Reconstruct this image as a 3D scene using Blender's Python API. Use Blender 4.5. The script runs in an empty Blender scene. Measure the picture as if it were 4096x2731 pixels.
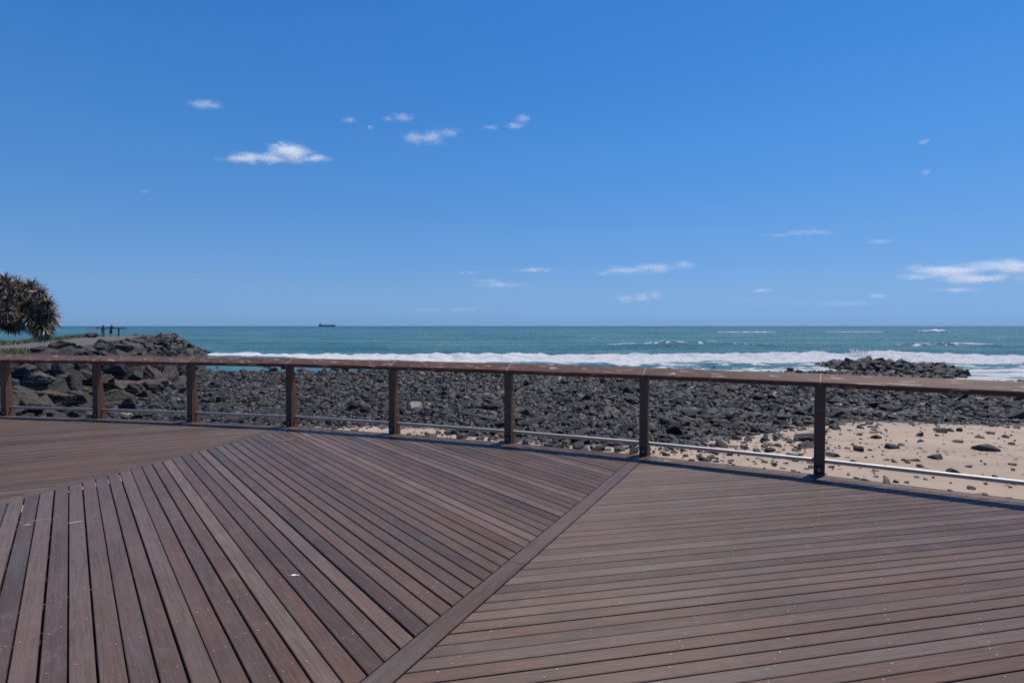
import bpy, bmesh, math, random
import numpy as np
from mathutils import Vector, Matrix

S = bpy.context.scene
COL = S.collection
random.seed(7)
RNG = np.random.default_rng(7)
R = math.radians

# ------------------------------------------------------------------ camera
cd = bpy.data.cameras.new('camera')
cam = bpy.data.objects.new('camera', cd)
COL.objects.link(cam)
cam.location = (0, 0, 1.65)
cam.rotation_euler = (R(90 - 1.545), 0, 0)
cd.sensor_width = 36.0
cd.sensor_fit = 'HORIZONTAL'
cd.lens = 36.0 * 2280 / 4096
cd.clip_start = 0.05
cd.clip_end = 90000
S.camera = cam

# ------------------------------------------------------------------ sky, sun, exposure
SUN_EL, SUN_AZ = 70.0, 50.0          # elevation; degrees clockwise from +Y
w = bpy.data.worlds.new('World')
S.world = w
w.use_nodes = True
wn = w.node_tree
wn.nodes.clear()
sky = wn.nodes.new('ShaderNodeTexSky')
sky.sky_type = 'NISHITA'
sky.sun_disc = False
sky.sun_elevation = R(SUN_EL)
sky.sun_rotation = R(SUN_AZ)
sky.altitude = 0
sky.air_density = 1.0
sky.dust_density = 0.0
sky.ozone_density = 6.0
# deep tropical blue: grade the sky by elevation (clear maritime air; unseen zenith darkened further to weaken ambient light)
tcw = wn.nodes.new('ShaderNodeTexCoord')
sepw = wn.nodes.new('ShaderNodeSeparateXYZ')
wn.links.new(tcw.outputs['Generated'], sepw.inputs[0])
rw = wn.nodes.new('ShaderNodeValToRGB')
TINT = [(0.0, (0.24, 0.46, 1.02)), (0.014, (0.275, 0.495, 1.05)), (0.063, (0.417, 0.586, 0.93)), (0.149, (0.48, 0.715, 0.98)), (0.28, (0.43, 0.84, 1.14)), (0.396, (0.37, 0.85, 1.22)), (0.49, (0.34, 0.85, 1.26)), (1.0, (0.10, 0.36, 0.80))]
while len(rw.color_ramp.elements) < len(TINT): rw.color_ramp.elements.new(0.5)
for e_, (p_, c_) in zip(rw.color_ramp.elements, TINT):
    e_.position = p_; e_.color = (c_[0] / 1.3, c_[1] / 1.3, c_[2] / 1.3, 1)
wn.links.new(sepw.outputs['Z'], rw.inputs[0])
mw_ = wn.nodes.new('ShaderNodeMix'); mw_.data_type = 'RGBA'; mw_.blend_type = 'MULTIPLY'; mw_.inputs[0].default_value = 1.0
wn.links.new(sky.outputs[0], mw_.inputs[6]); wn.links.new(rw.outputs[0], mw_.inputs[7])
bg = wn.nodes.new('ShaderNodeBackground')
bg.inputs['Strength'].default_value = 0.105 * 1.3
wo = wn.nodes.new('ShaderNodeOutputWorld')
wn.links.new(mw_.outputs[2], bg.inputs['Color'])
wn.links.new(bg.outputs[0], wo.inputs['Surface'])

sd = bpy.data.lights.new('sun', 'SUN')
sd.energy = 5.0
sd.angle = R(0.53)
sd.color = (1.0, 0.95, 0.88)
sun = bpy.data.objects.new('sun', sd)
COL.objects.link(sun)
sv = Vector((math.cos(R(SUN_EL)) * math.sin(R(SUN_AZ)), math.cos(R(SUN_EL)) * math.cos(R(SUN_AZ)), math.sin(R(SUN_EL))))
sun.rotation_euler = sv.to_track_quat('Z', 'Y').to_euler()
sun.location = sv * 60

S.view_settings.view_transform = 'Standard'
S.view_settings.look = 'None'
S.view_settings.gamma = 1.0
S.view_settings.use_curve_mapping = False
S.view_settings.exposure = 0.0
S.render.engine = 'CYCLES'
S.cycles.use_denoising = False
S.cycles.use_adaptive_sampling = False
S.cycles.caustics_reflective = False
S.cycles.caustics_refractive = False
S.cycles.sample_clamp_direct = 1.4
S.cycles.sample_clamp_indirect = 1.0
S.cycles.max_bounces = 8
S.cycles.volume_bounces = 6
S.cycles.volume_max_steps = 256

# ------------------------------------------------------------------ helpers
def tag(o, label=None, cat=None, group=None, kind=None):
    if label: o['label'] = label
    if cat: o['category'] = cat
    if group: o['group'] = group
    if kind: o['kind'] = kind
    return o

def link(name, me, mat=None, parent=None, loc=(0, 0, 0), mw=None):
    o = bpy.data.objects.new(name, me)
    COL.objects.link(o)
    if mat is not None and me is not None and len(me.materials) == 0:
        me.materials.append(mat)
    if mw is not None:
        o.matrix_world = mw
    else:
        o.location = loc
    if parent is not None:
        o.parent = parent
    return o

def empty(name, loc=(0, 0, 0), rz=0.0):
    o = bpy.data.objects.new(name, None)
    COL.objects.link(o)
    o.location = loc
    o.rotation_euler = (0, 0, rz)
    o.empty_display_size = 0.2
    return o

def mesh_np(name, V, F, smooth=False):
    """V (n,3), F (m,k) arrays of one polygon size"""
    V = np.asarray(V, np.float32); F = np.asarray(F, np.int32)
    me = bpy.data.meshes.new(name)
    m, k = F.shape
    me.vertices.add(len(V)); me.vertices.foreach_set('co', V.ravel())
    me.loops.add(m * k); me.loops.foreach_set('vertex_index', F.ravel())
    me.polygons.add(m)
    me.polygons.foreach_set('loop_start', np.arange(0, m * k, k, dtype=np.int32))
    me.polygons.foreach_set('loop_total', np.full(m, k, np.int32))
    me.update(calc_edges=True)
    me.polygons.foreach_set('use_smooth', np.full(m, smooth))
    me.validate()
    return me

def mesh_py(name, V, F, smooth=False):
    me = bpy.data.meshes.new(name)
    me.from_pydata([tuple(v) for v in V], [], F)
    me.update()
    if smooth:
        me.polygons.foreach_set('use_smooth', [True] * len(me.polygons))
    return me

def add_attr(me, name, vals):
    a = me.attributes.new(name, 'FLOAT', 'POINT')
    a.data.foreach_set('value', np.asarray(vals, np.float32))

def add_col(me, name, vals):
    a = me.attributes.new(name, 'FLOAT_COLOR', 'POINT')
    v = np.ones((len(vals), 4), np.float32); v[:, :3] = vals
    a.data.foreach_set('color', v.ravel())

class G:
    """collects simple shapes into one mesh"""
    def __init__(s): s.V = []; s.F = []
    def add(s, V, F):
        b = len(s.V)
        s.V += [tuple(v) for v in V]
        s.F += [tuple(i + b for i in f) for f in F]
    def box(s, x0, x1, y0, y1, z0, z1):
        s.add([(x0, y0, z0), (x1, y0, z0), (x1, y1, z0), (x0, y1, z0), (x0, y0, z1), (x1, y0, z1), (x1, y1, z1), (x0, y1, z1)],
              [(0, 3, 2, 1), (4, 5, 6, 7), (0, 1, 5, 4), (1, 2, 6, 5), (2, 3, 7, 6), (3, 0, 4, 7)])
    def tube(s, p, q, r0, r1=None, n=8, cap=True):
        if r1 is None: r1 = r0
        p = Vector(p); q = Vector(q); d = (q - p).normalized()
        a = d.orthogonal().normalized(); b = d.cross(a)
        V = []
        for c, r in ((p, r0), (q, r1)):
            for k in range(n):
                t = 2 * math.pi * k / n
                V.append(c + a * (r * math.cos(t)) + b * (r * math.sin(t)))
        F = [(k, (k + 1) % n, n + (k + 1) % n, n + k) for k in range(n)]
        if cap: F += [tuple(range(n - 1, -1, -1)), tuple(range(n, 2 * n))]
        s.add(V, F)
    def mesh(s, name, smooth=False):
        return mesh_py(name, s.V, s.F, smooth)

def bevelled(me, width, seg=2, angle=40):
    bm = bmesh.new(); bm.from_mesh(me)
    bmesh.ops.recalc_face_normals(bm, faces=bm.faces)
    ed = [e for e in bm.edges if len(e.link_faces) == 2 and e.calc_face_angle(0) > R(angle)]
    bmesh.ops.bevel(bm, geom=ed, offset=width, segments=seg, affect='EDGES', profile=0.5, clamp_overlap=True)
    bm.to_mesh(me); bm.free()
    return me

# value noise
def _h(ix, iy, s):
    h = (ix.astype(np.int64) * 374761393 + iy.astype(np.int64) * 668265263 + s * 982451653) & 0xffffffff
    h = ((h ^ (h >> 13)) * 1274126177) & 0xffffffff
    return ((h ^ (h >> 16)) & 0xffff) / 65535.0
def vn(x, y, s=0):
    x = np.asarray(x, float); y = np.asarray(y, float) + np.zeros_like(x)
    ix = np.floor(x); iy = np.floor(y); fx = x - ix; fy = y - iy
    fx = fx * fx * (3 - 2 * fx); fy = fy * fy * (3 - 2 * fy)
    return (_h(ix, iy, s) * (1 - fx) + _h(ix + 1, iy, s) * fx) * (1 - fy) + (_h(ix, iy + 1, s) * (1 - fx) + _h(ix + 1, iy + 1, s) * fx) * fy
def fbm(x, y, s=0, o=4):
    t = 0; a = 0.5; n = 0
    for k in range(o):
        t = t + a * vn(x * 2 ** k, y * 2 ** k, s + k); n += a; a *= 0.5
    return t / n
def sstep(a, b, x):
    t = np.clip((x - a) / (b - a), 0, 1)
    return t * t * (3 - 2 * t)

# ------------------------------------------------------------------ material helpers
class M:
    def __init__(s, name):
        s.m = bpy.data.materials.new(name); s.m.use_nodes = True
        s.nt = s.m.node_tree
        s.b = s.nt.nodes['Principled BSDF']
        s.out = s.nt.nodes['Material Output']
    def n(s, t, **kw):
        nd = s.nt.nodes.new('ShaderNode' + t)
        for k, v in kw.items():
            if k.startswith('i_'):
                nd.inputs[k[2:]].default_value = v
            else:
                setattr(nd, k, v)
        return nd
    def l(s, a, b): s.nt.links.new(a, b)
    def math(s, op, a, b=None, clamp=False):
        nd = s.n('Math', operation=op); nd.use_clamp = clamp
        for i, v in enumerate((a, b)):
            if v is None: continue
            if isinstance(v, (int, float)): nd.inputs[i].default_value = v
            else: s.l(v, nd.inputs[i])
        return nd.outputs[0]
    def ramp(s, fac, stops, interp='LINEAR'):
        nd = s.n('ValToRGB'); cr = nd.color_ramp; cr.interpolation = interp
        while len(cr.elements) < len(stops): cr.elements.new(0.5)
        for e, (p, c) in zip(cr.elements, stops):
            e.position = p
            e.color = (c, c, c, 1) if isinstance(c, (int, float)) else (*c, 1)
        s.l(fac, nd.inputs[0])
        return nd.outputs[0]
    def mix(s, fac, a, b, mode='MIX'):
        nd = s.n('Mix', data_type='RGBA', blend_type=mode)
        for i, v in ((0, fac), (6, a), (7, b)):
            if isinstance(v, (int, float)): nd.inputs[i].default_value = v
            elif isinstance(v, tuple): nd.inputs[i].default_value = (*v, 1)
            else: s.l(v, nd.inputs[i])
        return nd.outputs[2]
    def coords(s, which='Object', scale=(1, 1, 1), rnd=0.0):
        tc = s.n('TexCoord'); v = tc.outputs[which]
        if rnd:
            oi = s.n('ObjectInfo')
            vm = s.n('VectorMath', operation='SCALE'); vm.inputs[0].default_value = (rnd, rnd * 0.37, rnd * 0.71)
            s.l(oi.outputs['Random'], vm.inputs['Scale'])
            va = s.n('VectorMath', operation='ADD'); s.l(v, va.inputs[0]); s.l(vm.outputs[0], va.inputs[1]); v = va.outputs[0]
        mp = s.n('Mapping'); mp.inputs['Scale'].default_value = scale
        s.l(v, mp.inputs[0])
        return mp.outputs[0]
    def noise(s, vec, scale, detail=4, rough=0.55, dist=0.0):
        nd = s.n('TexNoise'); nd.inputs['Scale'].default_value = scale
        nd.inputs['Detail'].default_value = detail; nd.inputs['Roughness'].default_value = rough
        nd.inputs['Distortion'].default_value = dist
        s.l(vec, nd.inputs['Vector'])
        return nd.outputs['Fac']
    def bump(s, h, strength=0.3, dist=0.01, normal=None):
        nd = s.n('Bump'); nd.inputs['Strength'].default_value = strength; nd.inputs['Distance'].default_value = dist
        s.l(h, nd.inputs['Height'])
        if normal is not None: s.l(normal, nd.inputs['Normal'])
        return nd.outputs[0]
    def set(s, **kw):
        names = {'color': 'Base Color', 'rough': 'Roughness', 'metal': 'Metallic', 'normal': 'Normal', 'spec': 'Specular IOR Level', 'ior': 'IOR'}
        for k, v in kw.items():
            i = s.b.inputs[names[k]]
            if isinstance(v, (int, float)): i.default_value = v
            elif isinstance(v, tuple): i.default_value = (*v, 1)
            else: s.l(v, i)
        return s.m

def plain(name, c, rough=0.6, metal=0.0):
    m = M(name)
    v = m.coords('Object')
    f = m.noise(v, 18, 3)
    return m.set(color=m.mix(m.ramp(f, [(0.3, 0.0), (0.75, 1.0)]), tuple(x * 0.78 for x in c), tuple(min(1, x * 1.15) for x in c)), rough=rough, metal=metal)

# timber of the deck boards
def wood(name, ramp, rough0=0.5, flakes=0.0, rednose=0.5, spec=0.22, aniso=0.6):
    m = M(name)
    oi = m.n('ObjectInfo')
    base = m.ramp(oi.outputs['Random'], ramp)
    vg = m.coords('Object', (1.1, 34, 34), rnd=170)
    g = m.noise(vg, 2.2, 6, 0.62, 0.4)
    vf = m.coords('Object', (6, 210, 210), rnd=90)
    fine = m.noise(vf, 1.5, 3, 0.6)
    vb = m.coords('Object', (0.55, 2.6, 2.6), rnd=60)
    blot = m.noise(vb, 1.8, 5, 0.6)
    grey = m.noise(m.coords('Object', (0.9, 3.5, 3.5), rnd=230), 1.2, 4, 0.6)
    c = m.mix(m.ramp(g, [(0.30, 0.0), (0.72, 1.0)]), base, (0.045, 0.032, 0.028), 'MIX')
    mixg = m.math('MULTIPLY', m.ramp(g, [(0.42, 0.0), (0.70, 1.0)]), 0.62)
    c = m.mix(mixg, base, (0.040, 0.026, 0.023))
    c = m.mix(m.math('MULTIPLY', m.ramp(blot, [(0.42, 0.0), (0.72, 1.0)]), rednose), c, (0.135, 0.075, 0.055))
    c = m.mix(m.math('MULTIPLY', m.ramp(grey, [(0.5, 0.0), (0.8, 1.0)]), 0.55), c, (0.098, 0.088, 0.088))
    c = m.mix(m.math('MULTIPLY', m.ramp(fine, [(0.56, 0.0), (0.70, 1.0)]), 0.50), c, (0.18, 0.145, 0.125))
    # fine sand caught in the grain and scattered specks
    sp = m.noise(m.coords('Object', (26, 60, 60), rnd=310), 1.6, 2, 0.5)
    c = m.mix(m.math('MULTIPLY', m.ramp(sp, [(0.735, 0.0), (0.76, 1.0)]), 0.55), c, (0.33, 0.28, 0.24))
    pos = m.n('NewGeometry').outputs['Position']
    st = m.noise(pos, 0.9, 5, 0.62)
    c = m.mix(m.math('MULTIPLY', m.ramp(st, [(0.50, 0.0), (0.70, 1.0)]), 0.38), c, (0.042, 0.032, 0.029))
    du = m.noise(pos, 2.3, 6, 0.68)
    c = m.mix(m.math('MULTIPLY', m.ramp(du, [(0.58, 0.0), (0.74, 1.0)]), 0.30), c, (0.19, 0.15, 0.125))
    if flakes:
        fl = m.noise(m.coords('Object', (3.0, 26, 26), rnd=40), 1.3, 6, 0.68)
        c = m.mix(m.math('MULTIPLY', m.ramp(fl, [(0.60, 0.0), (0.63, 1.0)]), flakes), c, (0.52, 0.45, 0.38))
        dk = m.noise(m.coords('Object', (2.0, 9, 9), rnd=77), 1.1, 5, 0.65)
        c = m.mix(m.math('MULTIPLY', m.ramp(dk, [(0.65, 0.0), (0.70, 1.0)]), 0.7), c, (0.03, 0.024, 0.024))
    r = m.math('ADD', m.math('MULTIPLY', g, 0.22), rough0)
    h = m.math('ADD', m.math('MULTIPLY', g, 0.6), m.math('MULTIPLY', fine, 0.4))
    vt = m.n('VectorTransform', vector_type='VECTOR', convert_from='OBJECT', convert_to='WORLD')
    vt.inputs[0].default_value = (0, 1, 0)          # fibres lie along X, so the sheen spreads across them
    m.l(vt.outputs[0], m.b.inputs['Tangent']); m.b.inputs['Anisotropic'].default_value = aniso
    return m.set(color=c, rough=r, normal=m.bump(h, 0.35, 0.004), spec=spec)

W_DECK = wood('deck_timber', [(0.0, (0.060, 0.041, 0.033)), (0.25, (0.086, 0.057, 0.044)), (0.5, (0.108, 0.071, 0.053)), (0.7, (0.100, 0.056, 0.038)), (0.85, (0.108, 0.075, 0.058)), (1.0, (0.160, 0.112, 0.086))], 0.42)
W_RAIL = wood('rail_timber', [(0.0, (0.100, 0.048, 0.035)), (0.5, (0.112, 0.056, 0.042)), (1.0, (0.125, 0.070, 0.055))], 0.55, flakes=0.85, spec=0.25, aniso=0.6)
W_POST = wood('post_timber', [(0.0, (0.145, 0.072, 0.046)), (1.0, (0.172, 0.090, 0.060))], 0.45, rednose=0.3)

def steel():
    m = M('brushed_stainless_steel')
    v = m.coords('Object', (2, 60, 60), rnd=30)
    f = m.noise(v, 3, 4)
    tea = m.noise(m.coords('Object', (3, 8, 8), rnd=11), 2, 4)
    c = m.mix(m.math('MULTIPLY', m.ramp(tea, [(0.5, 0.0), (0.72, 1.0)]), 0.45), (0.36, 0.35, 0.345), (0.22, 0.14, 0.10))
    return m.set(color=c, rough=m.math('ADD', m.math('MULTIPLY', f, 0.2), 0.46), metal=1.0)
STEEL = steel()
WIRE = plain('wire_rope', (0.30, 0.29, 0.28), 0.5, 0.8)
PALE_METAL = plain('joint_strip_metal', (0.50, 0.48, 0.46), 0.55, 0.3)
SCREW = plain('screw_metal', (0.46, 0.43, 0.40), 0.5, 0.35)
JOINT_METAL = plain('joint_sealant_strip', (0.36, 0.32, 0.29), 0.7)
BLACK_PLATE = plain('black_plate', (0.012, 0.012, 0.014), 0.35)
LENS = plain('grey_lens', (0.17, 0.18, 0.20), 0.4)
DARK_TIMBER = plain('joist_timber', (0.06, 0.045, 0.036), 0.8)

def rock_mat(name, src):
    m = M(name)
    if src == 'object':
        base = m.n('ObjectInfo').outputs['Color']; rnd = 50
    else:
        a = m.n('Attribute', attribute_name='tint'); base = a.outputs['Color']; rnd = 0
    v = m.coords('Object', (1, 1, 1), rnd=rnd)
    n1 = m.noise(v, 3.0, 7, 0.68)
    n2 = m.noise(v, 22, 5, 0.7)
    c = m.mix(m.ramp(n1, [(0.28, 0.0), (0.72, 1.0)]), (0.45, 0.45, 0.46), (1.5, 1.42, 1.35))
    c = m.mix(1.0, base, c, 'MULTIPLY')
    lich = m.noise(v, 5.5, 6, 0.7)
    c = m.mix(m.math('MULTIPLY', m.ramp(lich, [(0.60, 0.0), (0.70, 1.0)]), 0.30), c, (0.11, 0.085, 0.063))
    sp = m.noise(v, 48, 2, 0.5)
    c = m.mix(m.math('MULTIPLY', m.ramp(sp, [(0.70, 0.0), (0.74, 1.0)]), 0.35), c, (0.22, 0.20, 0.18))
    h = m.math('ADD', m.math('MULTIPLY', n1, 1.0), m.math('MULTIPLY', n2, 0.35))
    return m.set(color=c, rough=m.ramp(n2, [(0.3, 0.46), (0.7, 0.72)]), normal=m.bump(h, 0.75, 0.09 if src == 'object' else 0.05), spec=0.36)
ROCK_O = rock_mat('basalt', 'object')
ROCK_S = rock_mat('basalt_mass', 'attr')

# ------------------------------------------------------------------ ground shape
TOE = np.array([(-13, -20), (-13, 8), (-14.0, 18.5), (-16.4, 24.5), (-20, 35), (-29.5, 55), (-38, 74), (-42.5, 84), (-49, 93), (-60, 98), (-70, 93), (-70, 82), (-56, 56), (-53, 40), (-70, 25), (-95, 20), (-95, -20)], float)
SEA = -2.35
MC, MA, MB_, MROT = (35.0, 51.8), 8.2, 4.5, R(-75)
def mound_r2(x, y):
    dx = x - MC[0]; dy = y - MC[1]
    c, s = math.cos(MROT), math.sin(MROT)
    u = (dx * c + dy * s) / MA; v = (-dx * s + dy * c) / MB_
    return u * u + v * v, u
def mound_z(x, y):
    r2, u = mound_r2(x, y)
    return np.clip(1 - r2, 0, 1) ** 0.8 * np.clip(0.54 - 0.40 * u, 0.15, 0.85)
def beach_z(x, y):
    z = -1.65 - (y - 12) * 0.0187
    z = np.where(y > 52, np.maximum(z - (y - 52) * 0.015, -9), z)
    z = z - 0.36 * sstep(0.73, 0.82, x / np.maximum(y, 1)) * sstep(37, 43, y)
    return z + 0.05 * np.sin(x * 0.31 + 1.3) * np.sin(y * 0.23 + 0.5)
def sdf(x, y):
    x = np.asarray(x, float); y = np.asarray(y, float)
    d2 = np.full(x.shape, 1e18); ins = np.zeros(x.shape, bool); n = len(TOE)
    for i in range(n):
        ax, ay = TOE[i]; bx, by = TOE[(i + 1) % n]; ex, ey = bx - ax, by - ay
        t = np.clip(((x - ax) * ex + (y - ay) * ey) / (ex * ex + ey * ey), 0, 1)
        d2 = np.minimum(d2, (x - ax - t * ex) ** 2 + (y - ay - t * ey) ** 2)
        ins ^= ((ay > y) != (by > y)) & (x < ex * (y - ay) / (ey if ey else 1e-9) + ax)
    return np.where(ins, 1, -1) * np.sqrt(d2)
def head_z(x, y):
    d = sdf(x, y); t = np.clip(d / 7.0, -0.3, 1)
    s = np.where(t < 0.8, t / 0.9, 0.8889 + 0.1111 * (1 - ((1 - t) / 0.2) ** 2))
    top = 0.22 * np.clip((y - 40) / 44, 0, 1)
    b = beach_z(x, y)
    return b + (top - b) * s
def cob_edge(x):
    return np.interp(x, [-20, -8, -5, -2.5, 0, 3, 5, 8, 10, 13, 18, 40], [14, 19.0, 20.0, 19.6, 17.4, 16.6, 16.8, 18.6, 20.0, 20.8, 20.0, 19.0])
def cob_density(x, y):
    e = cob_edge(x) + (fbm(x * 0.5, y * 0.5, 3, 3) - 0.5) * 2.5
    full = sstep(-1.2, 0.5, y - e)
    patch = 0.62 * sstep(0.40, 0.62, fbm(x * 0.45 + 9, y * 0.45, 21, 3)) + 0.06
    sparse = np.where(x < 4, patch, np.interp(x, [4, 8, 10, 13], [0.58, 0.48, 0.26, 0.13]))
    fall = np.clip(1 - (e - y) / 9.0, 0.25, 1)
    far = 1 - 0.75 * sstep(47.5, 50.5, y)
    far = far * (1 - sstep(0.76, 0.81, x / y) * sstep(39.5, 42, y))
    return np.maximum(full, sparse * fall) * far

def grid_mesh(name, xs, ys, zf, smooth=True):
    X, Y = np.meshgrid(xs, ys); Z = zf(X, Y)
    V = np.stack([X, Y, Z], -1).reshape(-1, 3)
    nx, ny = len(xs), len(ys)
    i = np.arange(ny - 1)[:, None] * nx + np.arange(nx - 1)[None]
    F = np.stack([i, i + 1, i + nx + 1, i + nx], -1).reshape(-1, 4)
    return mesh_np(name, V, F, smooth), X.ravel(), Y.ravel()

# beach: sand, gravel between the stones, sea bed
def ground_mat():
    m = M('sand_and_gravel')
    a = m.n('Attribute', attribute_name='gravel').outputs['Fac']
    v = m.coords('Object')
    n1 = m.noise(v, 0.9, 5); n2 = m.noise(v, 90, 3)
    sand = m.mix(m.ramp(n1, [(0.3, 0.0), (0.7, 1.0)]), (0.300, 0.228, 0.170), (0.355, 0.275, 0.205))
    sand = m.mix(m.math('MULTIPLY', n2, 0.35), sand, (0.24, 0.18, 0.14))
    dr = m.noise(m.coords('Object', (2.2, 7, 1)), 1.6, 6, 0.7)
    sand = m.mix(m.math('MULTIPLY', m.ramp(dr, [(0.63, 0.0), (0.69, 1.0)]), 0.6), sand, (0.15, 0.10, 0.07))
    wet = m.noise(m.coords('Object', (0.25, 0.6, 1)), 1.0, 4, 0.6)
    sand = m.mix(m.math('MULTIPLY', m.ramp(wet, [(0.48, 0.0), (0.66, 1.0)]), 0.45), sand, (0.20, 0.155, 0.125))
    fp = m.noise(m.coords('Object', (3.2, 3.2, 1)), 1.0, 3, 0.5)
    vo = m.n('TexVoronoi', feature='F1'); vo.inputs['Scale'].default_value = 13; m.l(v, vo.inputs['Vector'])
    peb = m.mix(0.5, m.ramp(vo.outputs['Color'], [(0.15, (0.035, 0.035, 0.038)), (0.6, (0.10, 0.09, 0.085)), (0.85, (0.26, 0.22, 0.18)), (1.0, (0.34, 0.31, 0.27))]), (0.05, 0.048, 0.048))
    edge = m.noise(v, 2.2, 5, 0.65)
    f = m.ramp(m.math('ADD', a, m.math('MULTIPLY', m.math('SUBTRACT', edge, 0.5), 0.8)), [(0.40, 0.0), (0.56, 1.0)])
    c = m.mix(f, sand, peb)
    hv = m.math('MULTIPLY', m.math('MULTIPLY', vo.outputs['Distance'], -1.0), f)
    h = m.math('ADD', m.math('ADD', hv, m.math('MULTIPLY', n1, 0.6)), m.math('MULTIPLY', fp, 0.5))
    return m.set(color=c, rough=0.85, normal=m.bump(h, 0.8, 0.06), spec=0.3)
ys = np.concatenate([np.arange(-22, 6, 2.0), np.arange(6, 62, 0.4), np.arange(62, 160, 6)])
xs = np.concatenate([np.arange(-170, -40, 5.0), np.arange(-40, 70, 0.5), np.arange(70, 171, 5)])
me, gx, gy = grid_mesh('beach', xs, ys, lambda X, Y: np.where(Y < 70, beach_z(X, Y) + mound_z(X, Y) * 0.9 + 0.03 * (fbm(X * 0.8, Y * 0.8, 5) - 0.5), beach_z(X, Y)))
add_attr(me, 'gravel', np.clip(np.maximum(sstep(-2.0, 1.0, gy - cob_edge(gx)), np.where(gx < 4, cob_density(gx, gy) * 0.40, 0)) + 2 * (mound_r2(gx, gy)[0] < 1.1), 0, 1))
tag(link('beach', me, ground_mat()), 'pale tan sand and dark gravel of the beach below the deck', kind='structure')

# headland with gravel path on its crest
def head_mat():
    m = M('headland_ground')
    a = m.n('Attribute', attribute_name='grassy').outputs['Fac']
    pth = m.n('Attribute', attribute_name='pathy').outputs['Fac']
    v = m.coords('Object')
    n1 = m.noise(v, 1.3, 6, 0.65); n2 = m.noise(v, 30, 3)
    gr = m.mix(n1, (0.062, 0.062, 0.068), (0.125, 0.122, 0.128))
    gr = m.mix(m.math('MULTIPLY', n2, 0.5), gr, (0.12, 0.115, 0.115))
    soil = m.mix(n1, (0.020, 0.018, 0.018), (0.05, 0.044, 0.04))
    c = m.mix(pth, soil, gr)
    f = m.ramp(m.math('ADD', a, m.math('MULTIPLY', m.math('SUBTRACT', n1, 0.5), 0.7)), [(0.42, 0.0), (0.58, 1.0)])
    c = m.mix(f, c, m.mix(n1, (0.105, 0.11, 0.042), (0.20, 0.17, 0.085)))
    return m.set(color=c, rough=0.9, normal=m.bump(m.math('ADD', n1, m.math('MULTIPLY', n2, 0.3)), 0.7, 0.15), spec=0.2)
me, hx, hy = grid_mesh('headland', np.arange(-96, -11, 0.5), np.arange(-20, 101, 0.5), lambda X, Y: head_z(X, Y) + 0.10 * (fbm(X * 0.7, Y * 0.7, 8) - 0.5) - 0.06 - 0.32 * sstep(7.5, 5.5, sdf(X, Y)))
hd = sdf(hx, hy)
PATH = np.array([(-30.5, 26), (-33.5, 34), (-38.5, 43), (-45.5, 57), (-53, 72), (-57.5, 83)])
def path_d(x, y):
    d2 = np.full(np.shape(x), 1e9)
    for i in range(len(PATH) - 1):
        ax, ay = PATH[i]; ex, ey = PATH[i + 1] - PATH[i]
        t = np.clip(((x - ax) * ex + (y - ay) * ey) / (ex * ex + ey * ey), 0, 1)
        d2 = np.minimum(d2, (x - ax - t * ex) ** 2 + (y - ay - t * ey) ** 2)
    return np.sqrt(d2)
pd = path_d(hx, hy)
add_attr(me, 'pathy', sstep(5.2, 3.6, pd) * sstep(3.5, 5.5, hd))
add_attr(me, 'grassy', sstep(1.5, 2.4, pd) * sstep(5, 7, hd) * np.where(hx < np.interp(hy, PATH[:, 1], PATH[:, 0]), 1, np.where((hy < 40), 0.55, 0)) * (hy < 82))
tag(link('headland', me, head_mat()), 'rocky headland with a grey gravel path along its top', kind='structure')

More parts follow.
